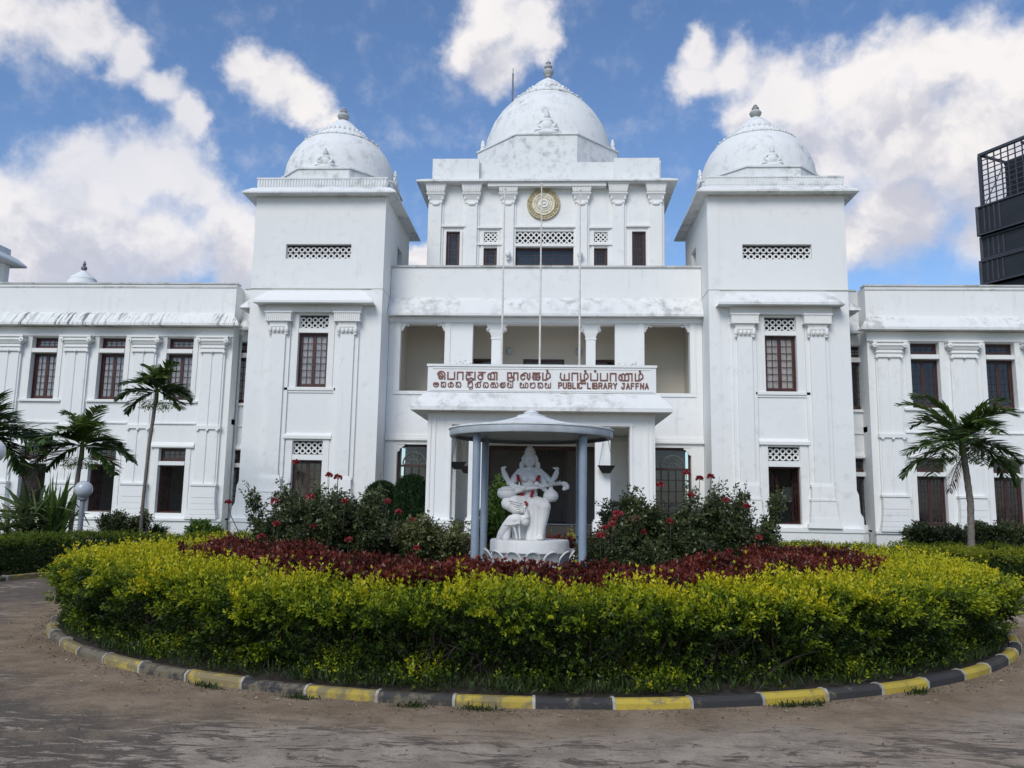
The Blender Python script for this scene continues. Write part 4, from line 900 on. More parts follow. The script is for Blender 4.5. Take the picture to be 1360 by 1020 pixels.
# emblem
ex, ez = -.09, 13.08
em = bp(MB().prism([(ex+.63*math.cos(2*PI*k/48), ez+.63*math.sin(2*PI*k/48)) for k in range(48)], 'y', 30.43, 30.5), 'emblem', M['gold'], 'round gold emblem with concentric rings high on the facade')
def disc(r, y0, y1, m, nm):
    MB().prism([(ex+r*math.cos(2*PI*k/40), ez+r*math.sin(2*PI*k/40)) for k in range(40)], 'y', y0, y1).build(nm, m, em, ORG)
disc(.44, 30.415, 30.429, M['gold_pale'], 'emblem_disc')
mb = MB().torus((ex,30.43,ez),.61,.03,seg=40).torus((ex,30.42,ez),.455,.02,seg=36).torus((ex,30.412,ez),.35,.012,seg=32).torus((ex,30.412,ez),.26,.012,seg=28)
for k in range(32):
    t = 2*PI*k/32; mb.ell((ex+.535*math.cos(t),30.42,ez+.535*math.sin(t)),(.035,.025,.035),8,6)
mb.build('emblem_ring', M['gold'], em, ORG)
mb = MB().torus((ex+.02,30.405,ez),.14,.035,seg=20).ell((ex+.03,30.40,ez+.01),(.07,.04,.06),10,6).ell((ex-.12,30.40,ez-.05),(.07,.03,.04),10,6)
mb.build('emblem_figure', M['wall'], em, ORG)
# main dome
dome_set(0, 33.9, 2.92, 16.22, [(2.77,16.22),(2.75,16.6),(2.64,17.1),(2.41,17.72),(2.08,18.25),(1.77,18.60),(1.49,18.86)],
    [(1.49,18.82),(1.55,18.83),(1.55,18.88),(1.42,18.95),(1.18,19.11),(1.02,19.26),(.95,19.34)],
    [(.94,19.31),(.87,19.42),(.75,19.56),(.61,19.72),(.49,19.84),(.35,19.96),(.21,20.06),(.13,20.12)],
    [(.10,20.10),(.09,20.18),(.15,20.23),(.14,20.28),(.21,20.36),(.235,20.46),(.17,20.56),(.10,20.60),(.17,20.66),(.18,20.72),(.10,20.78),(.07,20.82),(.12,20.88),(.06,20.94),(.01,21.04)], 14.3, 1.05, 'centre')

# ------------------------------------------------------------------ things on and about the building
t = thing('lightning_rod', 'thin grey lightning rod rising behind the left side of the big dome', 'rod', (-1.6,34.6,18.3))
MB().tube([(0,0,-.05),(0,0,2.5)], .035, 8).build('rod', M['rod'], t); MB().tube([(0,0,2.5),(0,0,2.75)], .016, 6).build('rod_tip', M['rod'], t)
MB().box(-.1,.1,-.1,.1,-.3,-.05).build('rod_base', M['rod'], t)
FL = [(-1.31, 'white flagpole left of the tall middle one above the porch sign', 11.90), (-.085, 'tallest white flagpole, in front of the round emblem', 12.05), (1.19, 'white flagpole to the right of the middle one above the porch sign', 11.85)]
for x, lab, zt in FL:
    t = thing('flagpole', lab, 'flagpole', (x, 26.0, 4.83), 0, 'flagpoles on the porch roof')
    MB().tube([(0,0,0),(0,0,3.5),(0,0,zt-4.83)], [.035,.030,.018], 10).build('pole', M['pole_white'], t, smooth=True)
    MB().ell((0,0,zt-4.83+.03),(.04,.04,.05),10,6).build('finial', M['pole_white'], t, smooth=True); MB().box(-.12,.12,-.12,.12,0,.1).build('pole_base', M['pole_white'], t)
for x, z, lab in ((-2.42, 2.72, 'black floodlight hanging at the left porch pillar'), (1.90, 2.66, 'black floodlight on the white porch column right of the statue'), (-2.12, 2.60, 'smaller black floodlight behind the left canopy poles')):
    y = 23.85 if x > 0 else 24.2
    t = thing('floodlight', lab, 'floodlight', (x, y, z))
    MB().add([(-.26,-.16,.06),(.26,-.16,.06),(.22,.1,.06),(-.22,.1,.06),(-.12,-.1,-.16),(.12,-.1,-.16),(.1,.04,-.16),(-.1,.04,-.16)], [(0,1,2,3),(4,7,6,5),(0,4,5,1),(1,5,6,2),(2,6,7,3),(3,7,4,0)]).build('lamp_housing', M['black'], t)
    mb = MB()
    for q in (-.2,.2): mb.tube([(q,-.02,.06),(q*.25,.12,.9)], .008, 5)
    mb.tube([(0,.04,0),(0,.17,0)], .02, 6).build('hanging_wire', M['rod'], t)

# small dome of the rear wing and the roof pavilion at the far left
t = thing('rear_dome', 'small distant white dome with a finial peeping over the left wing roof', 'dome', (-27.0,45,0))
MB().lathe([(1.2,9.0),(1.2,12.4),(1.05,13.2),(.85,13.75),(.72,14.0)], 0,0,32).build('dome_body', M['dome'], t, smooth=True)
MB().lathe([(.74,14.0),(.70,14.1),(.42,14.3),(.2,14.5),(.12,14.56)], 0,0,24).build('dome_cap', M['dome'], t, smooth=True)
MB().lathe([(.08,14.56),(.17,14.68),(.15,14.8),(.06,14.86),(.1,14.95),(.02,15.15)], 0,0,14).build('finial', M['rod'], t, smooth=True)
t = thing('roof_pavilion', 'domed roof pavilion on columns at the far left edge above the wing', 'pavilion', (-26.67,33.6,10.2))
mb = MB(); mb.v = []; skirt(mb, -1.95, 1.95, -1.95, 1.95, .45, 2.32, 1.88, .08); mb.box(-1.94,1.94,-1.94,1.94,1.9,2.3)
mb.build('roof_eave', M['dome'], t)
for sx in (-1,1):
    for sy in (-1,1):
        MB().box(sx*1.75-.18,sx*1.75+.18,sy*1.7-.18,sy*1.7+.18,-1.2,1.87).build('column', M['wall'], t)
MB().box(-1.9,1.9,-1.9,1.9,2.31,2.62).build('parapet', M['dome'], t)
MB().lathe([(1.75,2.62),(1.75,3.0),(1.6,3.5),(1.2,4.1),(.7,4.4),(.2,4.6),(.02,4.9)],0,0,40).build('dome', M['dome'], t, smooth=True)
mb = MB()
for k in range(4):
    a = PI/4+k*PI/2; mb.lathe([(.16,2.62),(.2,2.8),(.14,3.0),(.06,3.12),(.08,3.2),(.01,3.35)], 2.45*math.cos(a)*.72, 2.45*math.sin(a)*.72, 10)
mb.build('corner_finials', M['dome'], t, smooth=True)

# dark modern building far right
th = math.atan2(.89, -.46)
t = thing('office_building', 'dark modern office block with an open frame top rising behind the right wing', 'building', (44.95, 85., 0), R(27.3))
def ob(name, mb, m): return mb.build(name, M[m], t)
def lvl(z0, z1, off):      # one projecting storey box: long face on local x = off, running towards local -y
    o = ob('storey_block', MB().box(off, 20, -34, .25, z0+.12, z1-.12), 'dark_cladding')
    mb = MB()
    for z in (z0+.06, z1-.10): mb.box(off-.16, off, -34, .42, z-.06, z+.10); mb.box(off, 20, .25, .42, z-.06, z+.10)
    mb.tube([(off-.05,.32,z0),(off-.05,.32,z1)], .17, 10); mb.build('edge_frame', M['dark_frame'], o)
    for k in range(1, 5): MB().box(off-.10, off, .1-k*.55-.07, .1-k*.55+.07, z0+.25, z1-.25).build('louvre', M['dark_frame'], o)
ob('storey_block', MB().box(.4, 20, -34, 0, 0, 24.7), 'dark_cladding')
lvl(24.8, 27.4, -.1); lvl(27.55, 30.0, .25); lvl(30.1, 33.25, -.1)
x = .35; mb = MB()
for k in range(44):
    y = -.1-k*.75; mb.box(x-.05,x+.05,y-.05,y+.05,33.3,38.85)
for k in range(9): z = 33.9+k*.55; mb.box(x-.04,x+.04,-33,0,z-.045,z+.045)
ob('screen_post', mb, 'dark_frame')['kind'] = 'stuff'
mb = MB().box(x-.15,x+.2,-33.5,.1,38.85,39.15).box(x+.2,14,-.15,.1,38.9,39.12)
for k in range(5): mb.box(x-.14,x+.18,-k*6.2-.16,-k*6.2+.16,33.3,38.84)
for k in range(16): mb.tube([(x+.1,-.2-k*2.2,33.4),(x+.1,-.2-(k+1)*2.2,36.9)], .045, 5)
mb.box(3.8,4.2,-33,-.3,38.5,38.84)
for k in range(8): mb.box(3.9,4.1,-k*4-.5,-k*4-.3,33.3,38.5); mb.box(x+.2,3.8,-k*4-.5,-k*4-.35,38.6,38.84)
ob('roof_frame', mb, 'dark_frame')
ob('plant_room', MB().box(2.2,16,-32,-1.5,33.3,37.9), 'dark_cladding')

# ------------------------------------------------------------------ foliage engine
def leaf_mesh(name, m, P, D, L, Wd, tint, parent=None, loc=(0,0,0), kind='stuff', fold=.25, droop=0.0, label=None):
    """one folded diamond per leaf: P base, D axis, L length, Wd width, tint 0..1"""
    n = len(P); P = np.asarray(P, float); D = np.asarray(D, float); D /= np.linalg.norm(D, axis=1)[:, None]+1e-9
    rnd = RNG.normal(size=(n, 3)); rnd[:, 2] *= .5
    Sx = np.cross(D, rnd+np.array([0,0,1.2])); Sx /= np.linalg.norm(Sx, axis=1)[:, None]+1e-9
    N = np.cross(Sx, D); L = np.broadcast_to(np.asarray(L, float), (n,))[:, None]; Wd = np.broadcast_to(np.asarray(Wd, float), (n,))[:, None]
    mid = P+D*L*.5; tip = P+D*L-N*L*droop
    v = np.empty((n, 4, 3)); v[:, 0] = P; v[:, 1] = mid+Sx*Wd*.5+N*Wd*fold; v[:, 2] = tip; v[:, 3] = mid-Sx*Wd*.5+N*Wd*fold
    me = bpy.data.meshes.new(name); me.vertices.add(4*n); me.vertices.foreach_set('co', v.reshape(-1).astype(np.float32))
    me.loops.add(4*n); me.loops.foreach_set('vertex_index', np.arange(4*n, dtype=np.int32))
    me.polygons.add(n); me.polygons.foreach_set('loop_start', np.arange(0, 4*n, 4, dtype=np.int32)); me.polygons.foreach_set('loop_total', np.full(n, 4, dtype=np.int32))
    a = me.attributes.new('tint', 'FLOAT', 'POINT'); a.data.foreach_set('value', np.repeat(np.clip(tint, 0, 1), 4).astype(np.float32))
    me.materials.append(m); me.update(); me.validate()
    o = bpy.data.objects.new(name, me); o.location = loc; link(o, parent)
    return tag(o, label, kind=kind)
def sprigs(base, axis, length, n_pair, leafL, spread=60, tint0=None, tip_boost=.35):
    """vectorised shoots: returns leaf P, D, L, tint for opposite pairs along each stem"""
    n = len(base); axis = axis/np.linalg.norm(axis, axis=1)[:, None]
    r = RNG.normal(size=(n, 3)); u = np.cross(axis, r); u /= np.linalg.norm(u, axis=1)[:, None]; w = np.cross(axis, u)
    P, D, L, T = [], [], [], []
    for k in range(n_pair):
        f = (k+.6)/n_pair; bend = np.array([0,0,.12])*f*f
        c = base+(axis+bend)*(length*f)[:, None]
        s_ = u if k % 2 == 0 else w
        for sg in (-1, 1):
            an = R(spread)*(1-.45*f); d = axis*math.cos(an)+sg*s_*math.sin(an)+RNG.normal(size=(n,3))*.16
            P.append(c); D.append(d); L.append(leafL*(1-.35*f)*RNG.uniform(.75, 1.2, n)); T.append(tint0+tip_boost*(f-.5)+RNG.normal(0,.07,n))
    P.append(base+axis*length[:, None]); D.append(axis+RNG.normal(size=(n,3))*.1); L.append(leafL*.7*np.ones(n)); T.append(tint0+tip_boost*.5)
    return np.concatenate(P), np.concatenate(D), np.concatenate(L), np.concatenate(T)
def lump(a, z, s=0): return (np.sin(a*11+s)*.4+np.sin(a*23+1.3+s+z*5)*.3+np.sin(a*41+.7*s-z*7)*.3)

# ---- golden hedge ring
def hedge_ring():
    h = thing('golden_hedge', 'bright yellow green hedge ringing the roundabout, dark and twiggy at its foot', 'hedge', (0,13.4,0))
    N = 22500
    # angles: more on the near half
    near = RNG.uniform(-PI, 0, int(N*.84)); farr = RNG.uniform(0, PI, N-len(near)); a = np.concatenate([near, farr])
    # profile parameter: 0..1 top from inner to outer edge, 1..2.15 the outer face going down, -0.4..0 the inner face
    s = np.where(RNG.uniform(size=N) < .44, RNG.uniform(-.10, 1., N), 1+1.15*RNG.uniform(size=N)**1.25)
    lp = lump(a, 0); sidef = np.abs(np.cos(a))**2
    rout = 6.28+.27*sidef; topz = .745+.080*lp+.06*sidef+ .03*np.sin(a*5+1)
    r = np.empty(N); z = np.empty(N); nr = np.empty(N); nz = np.empty(N)
    top = s < 1
    f = np.clip(s, 0, 1); r[top] = (5.12+(rout-5.12)*f)[top]; z[top] = (topz-.10*np.clip(f-.75,0,1)**2*8)[top]; nr[top] = (f*.5)[top]; nz[top] = 1.
    g_ = np.clip(s-1, 0, 1.15); zz_ = topz-.06-g_*.62; rr_ = rout+.05*np.sin(g_*2.6)-.62*np.clip(g_-.42, 0, 1)**1.15
    side_ = ~top; r[side_] = rr_[side_]; z[side_] = zz_[side_]; nr[side_] = 1.; nz[side_] = (.55-.35*g_)[side_]
    inn = s < 0; r[inn] = 5.12-RNG.uniform(0,.12,inn.sum()); z[inn] = RNG.uniform(.5,.8,inn.sum()); nr[inn] = -.5
    lump2 = np.sin(a*31+z*9)*.05+np.sin(a*53-z*13)*.035+np.sin(a*17+z*21)*.03
    r += np.where(side_, lump2*1.3, 0); z += np.where(top, lump2*.5, 0)
    depth = RNG.uniform(0, .20, N)**1.0; r -= depth*.8*(nr > 0); z -= depth*np.where(top, .8, .1)
    z = np.maximum(z, .10)
    base = np.stack([r*np.cos(a), r*np.sin(a), z], 1)
    ax = np.stack([np.cos(a)*nr, np.sin(a)*nr, nz], 1)+RNG.normal(size=(N,3))*.38
    ln = RNG.uniform(.07, .17, N)
    tall = (RNG.uniform(size=N) < .035) & top; ln = np.where(tall, RNG.uniform(.18,.30,N), ln); ax[tall] = np.array([0,0,1.])+RNG.normal(size=(tall.sum(),3))*.25
    clump = np.sin(a*13+2)+np.sin(a*29+z*8)+np.sin(a*47-z*15)
    keep = ~(side_ & (z < .50) & (RNG.uniform(size=N) < np.clip(.58-.30*clump, .05, .92)))
    cl3 = np.sin(a*61+z*19+np.sin(a*9)*2)+np.sin(a*97-z*31)+np.sin(a*37+z*43)
    rfix = np.where(side_, np.clip(-clump, -1, 2)*.05-np.clip(cl3,-.5,1.5)*.05, 0)
    base[:, 0] -= rfix*np.cos(a); base[:, 1] -= rfix*np.sin(a)
    tint = .16+.66*np.clip((z-.45)/.34, 0, 1)+.10*np.sin(a*37+z*17)+.06*np.sin(a*9)+np.where(top, .10, -.12)-depth*1.4+np.where(side_, .20*np.clip(cl3, -1., 1.8), 0)  # yellow young growth above; shade between clumps and deeper in put into the tint
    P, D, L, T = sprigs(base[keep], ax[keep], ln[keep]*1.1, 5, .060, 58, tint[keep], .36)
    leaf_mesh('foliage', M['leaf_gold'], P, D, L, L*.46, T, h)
    q = 8000; a2 = RNG.uniform(-PI, .25, q); cl2 = np.sin(a2*17)+np.sin(a2*41+1); kp = RNG.uniform(size=q) < np.clip(.45+.3*cl2,.12,1); a2 = a2[kp]; q = len(a2)
    r2 = RNG.uniform(5.75, 6.50, q); z2 = RNG.uniform(.0, .24, q)*(1-(r2-5.75)*.7)+.03
    b2 = np.stack([r2*np.cos(a2), r2*np.sin(a2), z2+.04], 1); ax2 = np.stack([np.cos(a2)*.4, np.sin(a2)*.4, np.full(q,.9)], 1)+RNG.normal(size=(q,3))*.4
    P, D, L, T = sprigs(b2, ax2, RNG.uniform(.05,.13,q), 4, .042, 58, RNG.normal(.20,.16,q)+.25*(cl2[kp] > .9), .2)
    leaf_mesh('low_foliage', M['leaf_gold'], P, D, L, L*.5, T, h)
    # older inner leaves, tint kept dark for the shade inside the hedge
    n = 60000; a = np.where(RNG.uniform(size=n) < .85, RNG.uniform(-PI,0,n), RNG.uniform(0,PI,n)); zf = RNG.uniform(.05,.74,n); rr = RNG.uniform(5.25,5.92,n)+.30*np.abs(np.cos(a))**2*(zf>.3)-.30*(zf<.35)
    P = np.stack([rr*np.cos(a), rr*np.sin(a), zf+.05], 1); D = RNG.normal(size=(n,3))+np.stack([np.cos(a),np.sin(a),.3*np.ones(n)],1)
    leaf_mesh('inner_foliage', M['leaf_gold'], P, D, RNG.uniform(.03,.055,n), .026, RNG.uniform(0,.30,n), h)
    mb = MB()
    for k in range(520):
        a = random.uniform(-PI, 0) if random.random() < .88 else random.uniform(0, PI); r = random.uniform(5.5, 5.98)
        p = Vector((r*math.cos(a), r*math.sin(a), .06)); d = Vector((random.gauss(0,.5)+math.cos(a)*.35, random.gauss(0,.5)+math.sin(a)*.35, 1.)); pts = [p]; 
        for q in range(5):
            d = (d+Vector((random.gauss(0,.45),random.gauss(0,.45),random.gauss(0,.2)))).normalized(); p = p+d*random.uniform(.07,.16); pts.append(p)
        mb.tube(pts, [.010,.008,.007,.006,.004,.002], 4)
    mb.build('branches', M['twig'], h, kind='stuff')
    return h
hedge_ring()
# ---- red shrub ring
def red_ring():
    h = thing('red_shrub_bed', 'low band of dark red leafed shrubs inside the golden hedge', 'shrub bed', (0,13.4,0))
    N = 15000; a = np.where(RNG.uniform(size=N) < .78, RNG.uniform(-PI,0,N), RNG.uniform(0,PI,N)); f = RNG.uniform(size=N)
    r = 3.3+1.9*f; lp = lump(a*.7, 0, 2)
    z = .79+.07*lp+.05*np.sin(r*6+a*9)+.05*np.abs(np.cos(a))-RNG.uniform(0,.16,N)
    base = np.stack([r*np.cos(a), r*np.sin(a), z], 1); ax = np.stack([np.cos(a)*.25,np.sin(a)*.25,np.ones(N)],1)+RNG.normal(size=(N,3))*.42
    tint = .45+.20*np.sin(a*19+r*7)+RNG.normal(0,.16,N)
    P, D, L, T = sprigs(base, ax, RNG.uniform(.05,.13,N), 4, .078, 62, tint, .25)
    leaf_mesh('foliage', M['leaf_red'], P, D, L, L*.55, T, h, fold=.15)
    n = 22000; a = np.where(RNG.uniform(size=n) < .75, RNG.uniform(-PI,0,n), RNG.uniform(0,PI,n)); rr = RNG.uniform(3.3,5.2,n)
    P = np.stack([rr*np.cos(a), rr*np.sin(a), RNG.uniform(.15,.66,n)], 1)
    leaf_mesh('inner_foliage', M['leaf_red'], P, RNG.normal(size=(n,3))+np.array([0,0,.5]), .06, .035, RNG.uniform(0,.4,n), h)
    mb = MB()
    for k in range(260):
        a = random.uniform(-PI, PI); r = random.uniform(3.4,5.1); x, y = r*math.cos(a), r*math.sin(a)
        mb.tube([(x,y,.08),(x+random.gauss(0,.05),y+random.gauss(0,.05),.35),(x+random.gauss(0,.1),y+random.gauss(0,.1),.66)], [.009,.007,.004], 4)
    mb.build('branches', M['twig'], h, kind='stuff')
red_ring()

# ---- branching shrubs with red blossom
def grow(p, d, L, depth, out, tips, spread=.55, rad=.02):
    pts = [p]; q = p
    for k in range(3):
        d = (d+Vector((random.gauss(0,.18),random.gauss(0,.18),random.gauss(0,.10)+.05))).normalized(); q = q+d*L/3; pts.append(q)
    out.append((pts, rad)); 
    for k, pt in enumerate(pts[1:]): tips.append((pt, d, depth))
    if depth > 0:
        for c in range(random.choice((2,3,3))):
            dd = (d+Vector((random.gauss(0,spread),random.gauss(0,spread),random.gauss(0,spread*.6)))).normalized()
            grow(pts[random.choice((2,3,3))], dd, L*random.uniform(.62,.86), depth-1, out, tips, spread, rad*.62)
def blossom(mb_list, c, r):
    n = 80; ph = RNG.uniform(0, 2*PI, n); ct = RNG.uniform(-.1, 1, n); st_ = np.sqrt(1-ct**2)
    d = np.stack([np.cos(ph)*st_, np.sin(ph)*st_, ct], 1); P = np.array(c)+d*r*.6; mb_list.append((P, d+RNG.normal(size=(n,3))*.5))
def shrub(name, label, cx, cy, rx, ry, h, stems, flowers, leafL=.062, m='leaf_rose', group=None, z0=.1, nleaf=9, cat='shrub', spikes=(), tb=.35):
    t = thing(name, label, cat, (cx,cy,z0), 0, group); out = []; tips = []
    for k in range(stems):
        a = 2*PI*k/stems+random.uniform(-.3,.3); rr = random.uniform(.1,.5)
        p = Vector((rr*rx*.7*math.cos(a), rr*ry*.7*math.sin(a), 0)); tx = Vector((rx*math.cos(a)*random.uniform(.3,1.), ry*math.sin(a)*random.uniform(.3,1.), h*random.uniform(.55,.8)))
        grow(p, (tx-p).normalized(), (tx-p).length*.46, 3, out, tips, .5, .018)
    for (sx, sy, sz) in spikes:
        p = Vector((sx*.8, sy, sz*.35)); q = Vector((sx, sy, sz)); pts = [p+(q-p)*i/12 for i in range(13)]; out.append((pts, .010))
        for i, pt in enumerate(pts): tips += [(pt, Vector((random.gauss(0,.5),random.gauss(0,.5),.7)).normalized(), 0)]*2
    mb = MB()
    for pts, rd in out: mb.tube(pts, [rd*(1-.15*i) if len(pts) < 6 else rd*(1-.06*i) for i in range(len(pts))], 4)
    mb.build('branches', M['twig'], t, smooth=True)
    tp = [(p, d) for p, d, q in tips if p.z > .12 and (abs(p.x) < rx*1.15) and p.z < h*1.1]
    B0 = np.array([tuple(p) for p, d in tp]); A0 = np.array([tuple(d) for p, d in tp])
    rep = max(1, int(nleaf)); B0 = np.repeat(B0, rep, 0)+RNG.normal(size=(len(tp)*rep,3))*.07; A0 = np.repeat(A0, rep, 0)+RNG.normal(size=(len(tp)*rep,3))*.8
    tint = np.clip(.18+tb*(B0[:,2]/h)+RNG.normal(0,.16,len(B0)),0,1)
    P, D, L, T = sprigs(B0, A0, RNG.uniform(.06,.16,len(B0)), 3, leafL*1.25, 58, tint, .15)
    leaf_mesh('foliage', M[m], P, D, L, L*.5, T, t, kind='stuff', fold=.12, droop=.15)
    if flowers:
        ms = MB()
        for (fx, fy, fz) in flowers: ms.tube([(fx*.9,fy+.15,max(.1,fz-.45)),(fx*.97,fy+.04,fz-.2),(fx,fy,fz)], [.008,.006,.004], 4)
        ms.build('flower_stems', M['twig'], t, kind='stuff')
    for (fx, fy, fz) in flowers:
        o_l = []; blossom(o_l, (fx,fy,fz), random.uniform(.035,.06)); P, D = o_l[0]
        leaf_mesh('blossom', M['petal'], P, D, .045, .034, RNG.uniform(0,.9,len(P)), t, kind=None)
    return t
# left shrub x -4.9..-1.7, right shrub 1.0..4.2 around y = 13.6
def at(px, py, Y):        # point of the garden seen in the photograph at that depth
    d = _f+(px-680)/CAM_F*_r+(510-py)/CAM_F*_u; k = Y/d.y; return (.393+k*d.x, Y, 1.6+k*d.z)
def fl(lst, cx, cy, Y, z0=.1): return [(at(px,py,Y)[0]-cx, Y-cy, at(px,py,Y)[2]-z0) for px, py in lst]
shrub('flowering_shrub', 'large loose shrub with red blossom left of the statue', -3.45, 13.9, 1.42, .8, 1.45, 13,
      fl([(303,668),(367,697),(412,661),(437,632),(449,635),(458,667),(463,718),(416,700),(515,667),(529,681),(347,714),(390,724),(553,729),(398,725),(365,667),(393,615)], -3.45, 13.9, 13.1), spikes=((.92,0,2.0),(.75,.1,1.75),(-.85,0,2.0),(-.7,.1,1.85),(.2,-.1,1.85),(-1.3,0,1.55),(-.2,0,1.75)), nleaf=8, group='flowering shrubs beside the statue')
shrub('flowering_shrub', 'dense dark shrub with pink red blossom right of the statue', 2.6, 13.9, 1.45, .85, 1.55, 15,
      fl([(912,630),(944,634),(929,637),(918,658),(992,674),(846,690),(855,708),(816,691),(824,684),(812,700),(804,731),(890,693),(840,692),(969,733),(877,645),(805,712),(964,665),(1008,715)], 2.6, 13.9, 13.1), spikes=((1.5,0,1.6),(.55,.0,2.0),(.05,0,2.05),(-.9,.0,1.6),(1.0,0,1.95)), nleaf=9, group='flowering shrubs beside the statue')
shrub('leafy_bush', 'lighter green loose bush at the right end of the left flowering shrub', -1.85, 14.3, .62, .5, 1.25, 8, [], leafL=.07, nleaf=5, m='leaf_rose', tb=1.0)
shrub('rose_bush', 'small pink flowered rose bush just right of the canopy post', 1.35, 12.9, .55, .5, 1.15, 7, fl([(818,683),(803,702),(797,712),(813,697)], 1.35, 12.9, 12.6), nleaf=7)
shrub('red_blossom_bush', 'low bush with red flowers between the left shrub and the porch', -1.95, 15.4, .6, .5, 1.0, 7, fl([(553,703),(556,711),(590,716),(548,692)], -1.95, 15.4, 15.0), nleaf=7)
shrub('climbing_plant', 'upright light green plant with a pale flower behind the left canopy posts', -.62, 15.6, .26, .25, 1.85, 6, [], leafL=.07, m='leaf_light', nleaf=8, spikes=((0,0,1.85),(.1,0,1.7),(-.1,.05,1.6),(.18,0,1.3)))
shrub('garden_bush', 'green bush by the plinth right of the right tower', 12.2, 26.6, .9, .6, 1.05, 9, [], leafL=.09, nleaf=6, tb=.2)
shrub('garden_bush', 'leafy bush round the foot of the right hand palm', 13.9, 26.2, 1.0, .6, .95, 9, [], leafL=.09, nleaf=6, tb=.3)
shrub('garden_bush', 'thin green bush between the strap leaved clump and the slender palm', -13.0, 25.5, .9, .6, .95, 8, [], leafL=.08, nleaf=4, tb=.3)
shrub('garden_bush', 'small dark weedy bush at the corner of the left tower', -9.9, 24.0, .45, .4, .75, 6, [], leafL=.09, nleaf=5, m='leaf_light')

# ---- conifer-like dark shrubs by the porch
def conifer(name, label, x, y, r, h, m='leaf_cypress', n=6500, group=None):
    t = thing(name, label, 'shrub', (x,y,0), 0, group)
    MB().tube([(0,0,0),(0,0,h*.9)], [.05,.015], 6).build('trunk', M['bark'], t)
    f = RNG.uniform(.03, 1, n); a = RNG.uniform(0, 2*PI, n); rr = r*np.where(f < .75, 1-.15*(1-f/.75), np.sqrt(np.clip(1-((f-.75)/.25)**2,0,1)))*(1+.10*np.sin(a*5+f*9)+.06*np.sin(a*11-f*17))*RNG.uniform(.72,1,n)
    P = np.stack([rr*np.cos(a), rr*np.sin(a), f*h], 1); D = np.stack([np.cos(a)*.5, np.sin(a)*.5, np.ones(n)], 1)+RNG.normal(size=(n,3))*.25
    leaf_mesh('foliage', M[m], P, D, RNG.uniform(.08,.15,n), .03, RNG.uniform(0,1,n)*.7+.15*np.sin(a*5+f*12), t)
    return t
conifer('cypress_bush', 'dark green clipped bush against the wall left of the porch, taller one', -3.95, 25.3, .55, 2.35, group='dark bushes left of the porch', n=14000)
conifer('cypress_bush', 'dark green bush at the foot of the left tower, nearer the tower corner', -4.95, 25.6, .50, 2.15, group='dark bushes left of the porch', n=12000)

# ---- clipped hedges along the garden beds
def clipped(name, label, pts, w, h, n, top=.75):
    c = pts[len(pts)//2]; t = thing(name, label, 'hedge', (c[0],c[1],0)); pts = np.array(pts, float); seg = np.diff(pts, axis=0); sl_ = np.hypot(seg[:,0],seg[:,1]); cum = np.concatenate([[0],np.cumsum(sl_)])
    s = RNG.uniform(0, cum[-1], n); i = np.clip(np.searchsorted(cum, s)-1, 0, len(seg)-1); f = (s-cum[i])/sl_[i]; p = pts[i]+seg[i]*f[:,None]; tn = seg[i]/sl_[i][:,None]; nrm = np.stack([tn[:,1],-tn[:,0]],1)
    k = RNG.uniform(size=n); istop = k < .45; u = np.where(istop, RNG.uniform(-1,1,n), np.where(RNG.uniform(size=n)<.5,-1,1)); z = np.where(istop, h, RNG.uniform(.08,h,n)); z = z+.04*np.sin(s*5)-RNG.uniform(0,.08,n)*istop
    z = np.maximum(z, .04)
    off = u*w*.5*(1-.15*(z < h*.5)); P = np.stack([p[:,0]+nrm[:,0]*off-c[0], p[:,1]+nrm[:,1]*off-c[1], z],1)
    A = np.stack([nrm[:,0]*u*(~istop), nrm[:,1]*u*(~istop), np.where(istop,1.,.35)],1)+RNG.normal(size=(n,3))*.35
    tint = np.where(z > h*.80, top, .20)+RNG.normal(0,.1,n)
    P2, D, L, T = sprigs(P, A, RNG.uniform(.05,.12,n), 4, .05, 58, tint, .25)
    leaf_mesh('foliage', M['leaf_clip'], P2, D, L, L*.5, T, t)
    q = int(n*1.6); s = RNG.uniform(0, cum[-1], q); i = np.clip(np.searchsorted(cum, s)-1, 0, len(seg)-1); f = (s-cum[i])/sl_[i]; p = pts[i]+seg[i]*f[:,None]; tn = seg[i]/sl_[i][:,None]; nrm = np.stack([tn[:,1],-tn[:,0]],1); off = RNG.uniform(-.45,.45,q)*w
    P = np.stack([p[:,0]+nrm[:,0]*off-c[0], p[:,1]+nrm[:,1]*off-c[1], RNG.uniform(.03,h*.95,q)],1)
    leaf_mesh('inner_foliage', M['leaf_clip'], P, RNG.normal(size=(q,3)), .07, .05, RNG.uniform(0,.25,q), t)
    return t
def arcp(r, a0, a1, n=12): return [(r*math.cos(R(a0+(a1-a0)*k/n)), 13.4+r*math.sin(R(a0+(a1-a0)*k/n))) for k in range(n+1)]
clipped('clipped_hedge', 'low clipped hedge with a yellow top at the left edge of the road', arcp(10.75, 178, 150), 1.0, .74, 3600, .55)
clipped('clipped_hedge', 'low clipped hedge curving from the left road edge towards the porch', arcp(10.75, 149, 118), 1.0, .66, 2800, .6)
clipped('clipped_hedge', 'low clipped hedge with a bright yellow top on the right beyond the roundabout', arcp(10.75, 2, 34), 1.0, .72, 3800, .8)
clipped('clipped_hedge', 'low clipped hedge curving from the right road edge towards the porch', arcp(10.75, 35, 62), 1.0, .68, 2600, .75)
clipped('clipped_hedge', 'straight clipped hedge in front of the right wing behind the curved one', [(10.0,24.2),(14,24.0),(20,23.6)], .8, .62, 2400, .7)

